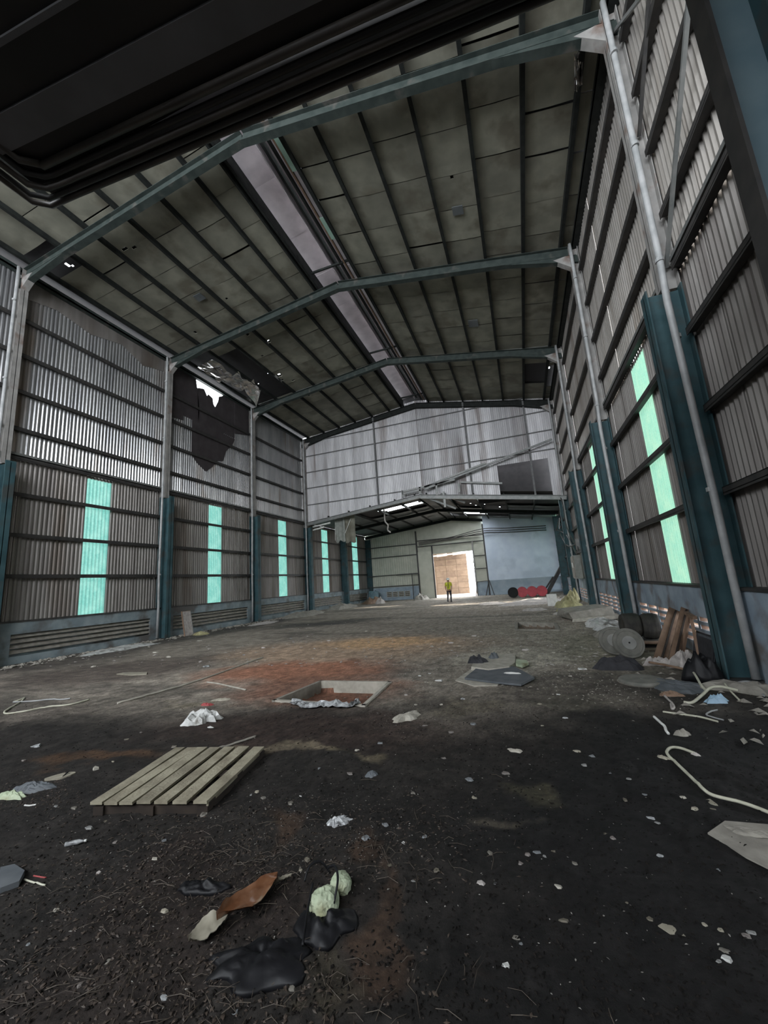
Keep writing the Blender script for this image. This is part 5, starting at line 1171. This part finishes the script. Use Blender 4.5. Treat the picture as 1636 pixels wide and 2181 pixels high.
# uncountable litter: chips, leaves, clods, twigs
def scatter(name, m, n, gen, smin, smax, seed, curl=.4, label='', cat='litter', flatk=.3):
    R = random.Random(seed); b = MB(); cnt = 0; tries = 0
    while cnt < n and tries < n*6:
        tries += 1; p = gen(R)
        if p is None: continue
        x, y = p; s = R.uniform(smin, smax)*(.6+.5*R.random()); a = R.random()*6.28; el = R.uniform(.35, 1); z = hz_fast(x, y)+.001; c, d = math.cos(a)*s, math.sin(a)*s
        t1, t2 = R.uniform(-curl, curl)*s, R.uniform(-curl, curl)*s+s*flatk*.3
        k = len(b.v)
        b.v += [(x-c, y-d, z), (x-d*el*.6, y+c*el*.6, z+abs(t1)), (x+c, y+d, z+abs(t2)*.6), (x+d*el*.6, y-c*el*.6, z+abs(t2)), (x, y, z+s*flatk)]
        b.f += [(k, k+4, k+1), (k+1, k+4, k+2), (k+2, k+4, k+3), (k+3, k+4, k)]; cnt += 1
    me = bpy.data.meshes.new(name); me.from_pydata(b.v, [], b.f); me.materials.append(MT[m])
    link(name, me, None, None, None, kind='stuff', label=label, category=cat)
_hx = (XX[0], YY[:, 0])
def hz_fast(x, y):
    i = int(np.searchsorted(_hx[0], x)); j = int(np.searchsorted(_hx[1], y)); i = min(max(i, 1), nx-1); j = min(max(j, 1), ny-1); return float(HH[j, i])
def sight(R, px0, px1, py0, py1, pw=1.0):
    """a ground point, spread evenly over the seen ground"""
    px, py = R.uniform(px0, px1), py0+(py1-py0)*R.random()**pw; g = G(px, py)
    if g.x < -14.2 or g.x > 2.7 or g.y > 35: return None
    return g.x, g.y
def clump(R, pts):
    cx, cy, rx, ry = R.choice(pts); g = G(cx+R.gauss(0, rx), cy+R.gauss(0, ry)); return g.x, g.y
scatter('brown_leaf_litter', 'leaf', 5200, lambda R: clump(R, [(420, 1800, 170, 60), (250, 1950, 180, 90), (520, 1800, 110, 50), (830, 1770, 120, 60), (150, 2080, 150, 70), (520, 2110, 200, 60), (80, 1690, 60, 25), (350, 1880, 150, 60)]), .006, .017, 1, label='wet brown leaf litter matted over the left foreground')
scatter('pale_chip_litter', 'chip', 2300, lambda R: clump(R, [(890, 1490, 50, 25), (900, 1500, 60, 25), (1000, 1550, 150, 50), (880, 1480, 80, 30), (830, 1530, 60, 25), (420, 1800, 190, 70), (1000, 1600, 220, 70), (800, 1770, 120, 50), (1200, 1850, 250, 130), (300, 1900, 170, 90), (620, 1720, 120, 40)]), .003, .010, 2, label='pale chips and crumbs strewn over the dark ground')
scatter('rubble_litter', 'conc', 1000, lambda R: clump(R, [(985, 1420, 50, 14), (940, 1400, 90, 22), (1180, 1430, 60, 25), (900, 1450, 90, 20), (1320, 1470, 90, 20)]), .010, .028, 3, flatk=.5, label='pale rubble crumbs around the broken slab')
scatter('far_litter', 'cloth_w', 800, lambda R: sight(R, 30, 1300, 1300, 1420), .02, .07, 4, label='small pale debris strewn over the far ground')
scatter('wall_foot_litter', 'conc', 1500, lambda R: (R.choice([-14.1+abs(R.gauss(0, .45)), -14.1+abs(R.gauss(0, .3))]), R.uniform(6, 35)), .03, .12, 5, flatk=.6, label='earthy debris along the foot of the left wall')
scatter('right_foot_litter', 'conc', 900, lambda R: (2.65-abs(R.gauss(0, .5)), R.uniform(4.5, 35)), .02, .10, 6, flatk=.6, label='earthy debris along the foot of the right wall')
scatter('dark_clod_litter', 'clod', 6000, lambda R: sight(R, 0, 1636, 1500, 2181, 1.2), .006, .016, 7, flatk=.6, label='dark earth clods covering the foreground')
R = random.Random(9); b = MB()
for k in range(420):
    cx, cy, rx, ry = R.choice([(450, 1810, 140, 50), (300, 1900, 150, 80), (560, 1850, 80, 50), (250, 2080, 200, 70), (800, 1800, 110, 60), (620, 2120, 200, 40)])
    g = G(cx+R.gauss(0, rx), cy+R.gauss(0, ry)); a = R.random()*6.28; l = R.uniform(.04, .14); z = hz_fast(g.x, g.y)+.006; bend = R.uniform(-.5, .5)
    p = [Vector((g.x+math.cos(a+bend*t)*l*t, g.y+math.sin(a+bend*t)*l*t, z+.012*math.sin(t*3.1))) for t in (0, .5, 1)]
    b.tube(p, R.uniform(.0007, .0018), 4, False)
b.obj('twig_litter', 'twig', kind='stuff', label='dry twigs and straw tangled in the left foreground litter', category='litter')
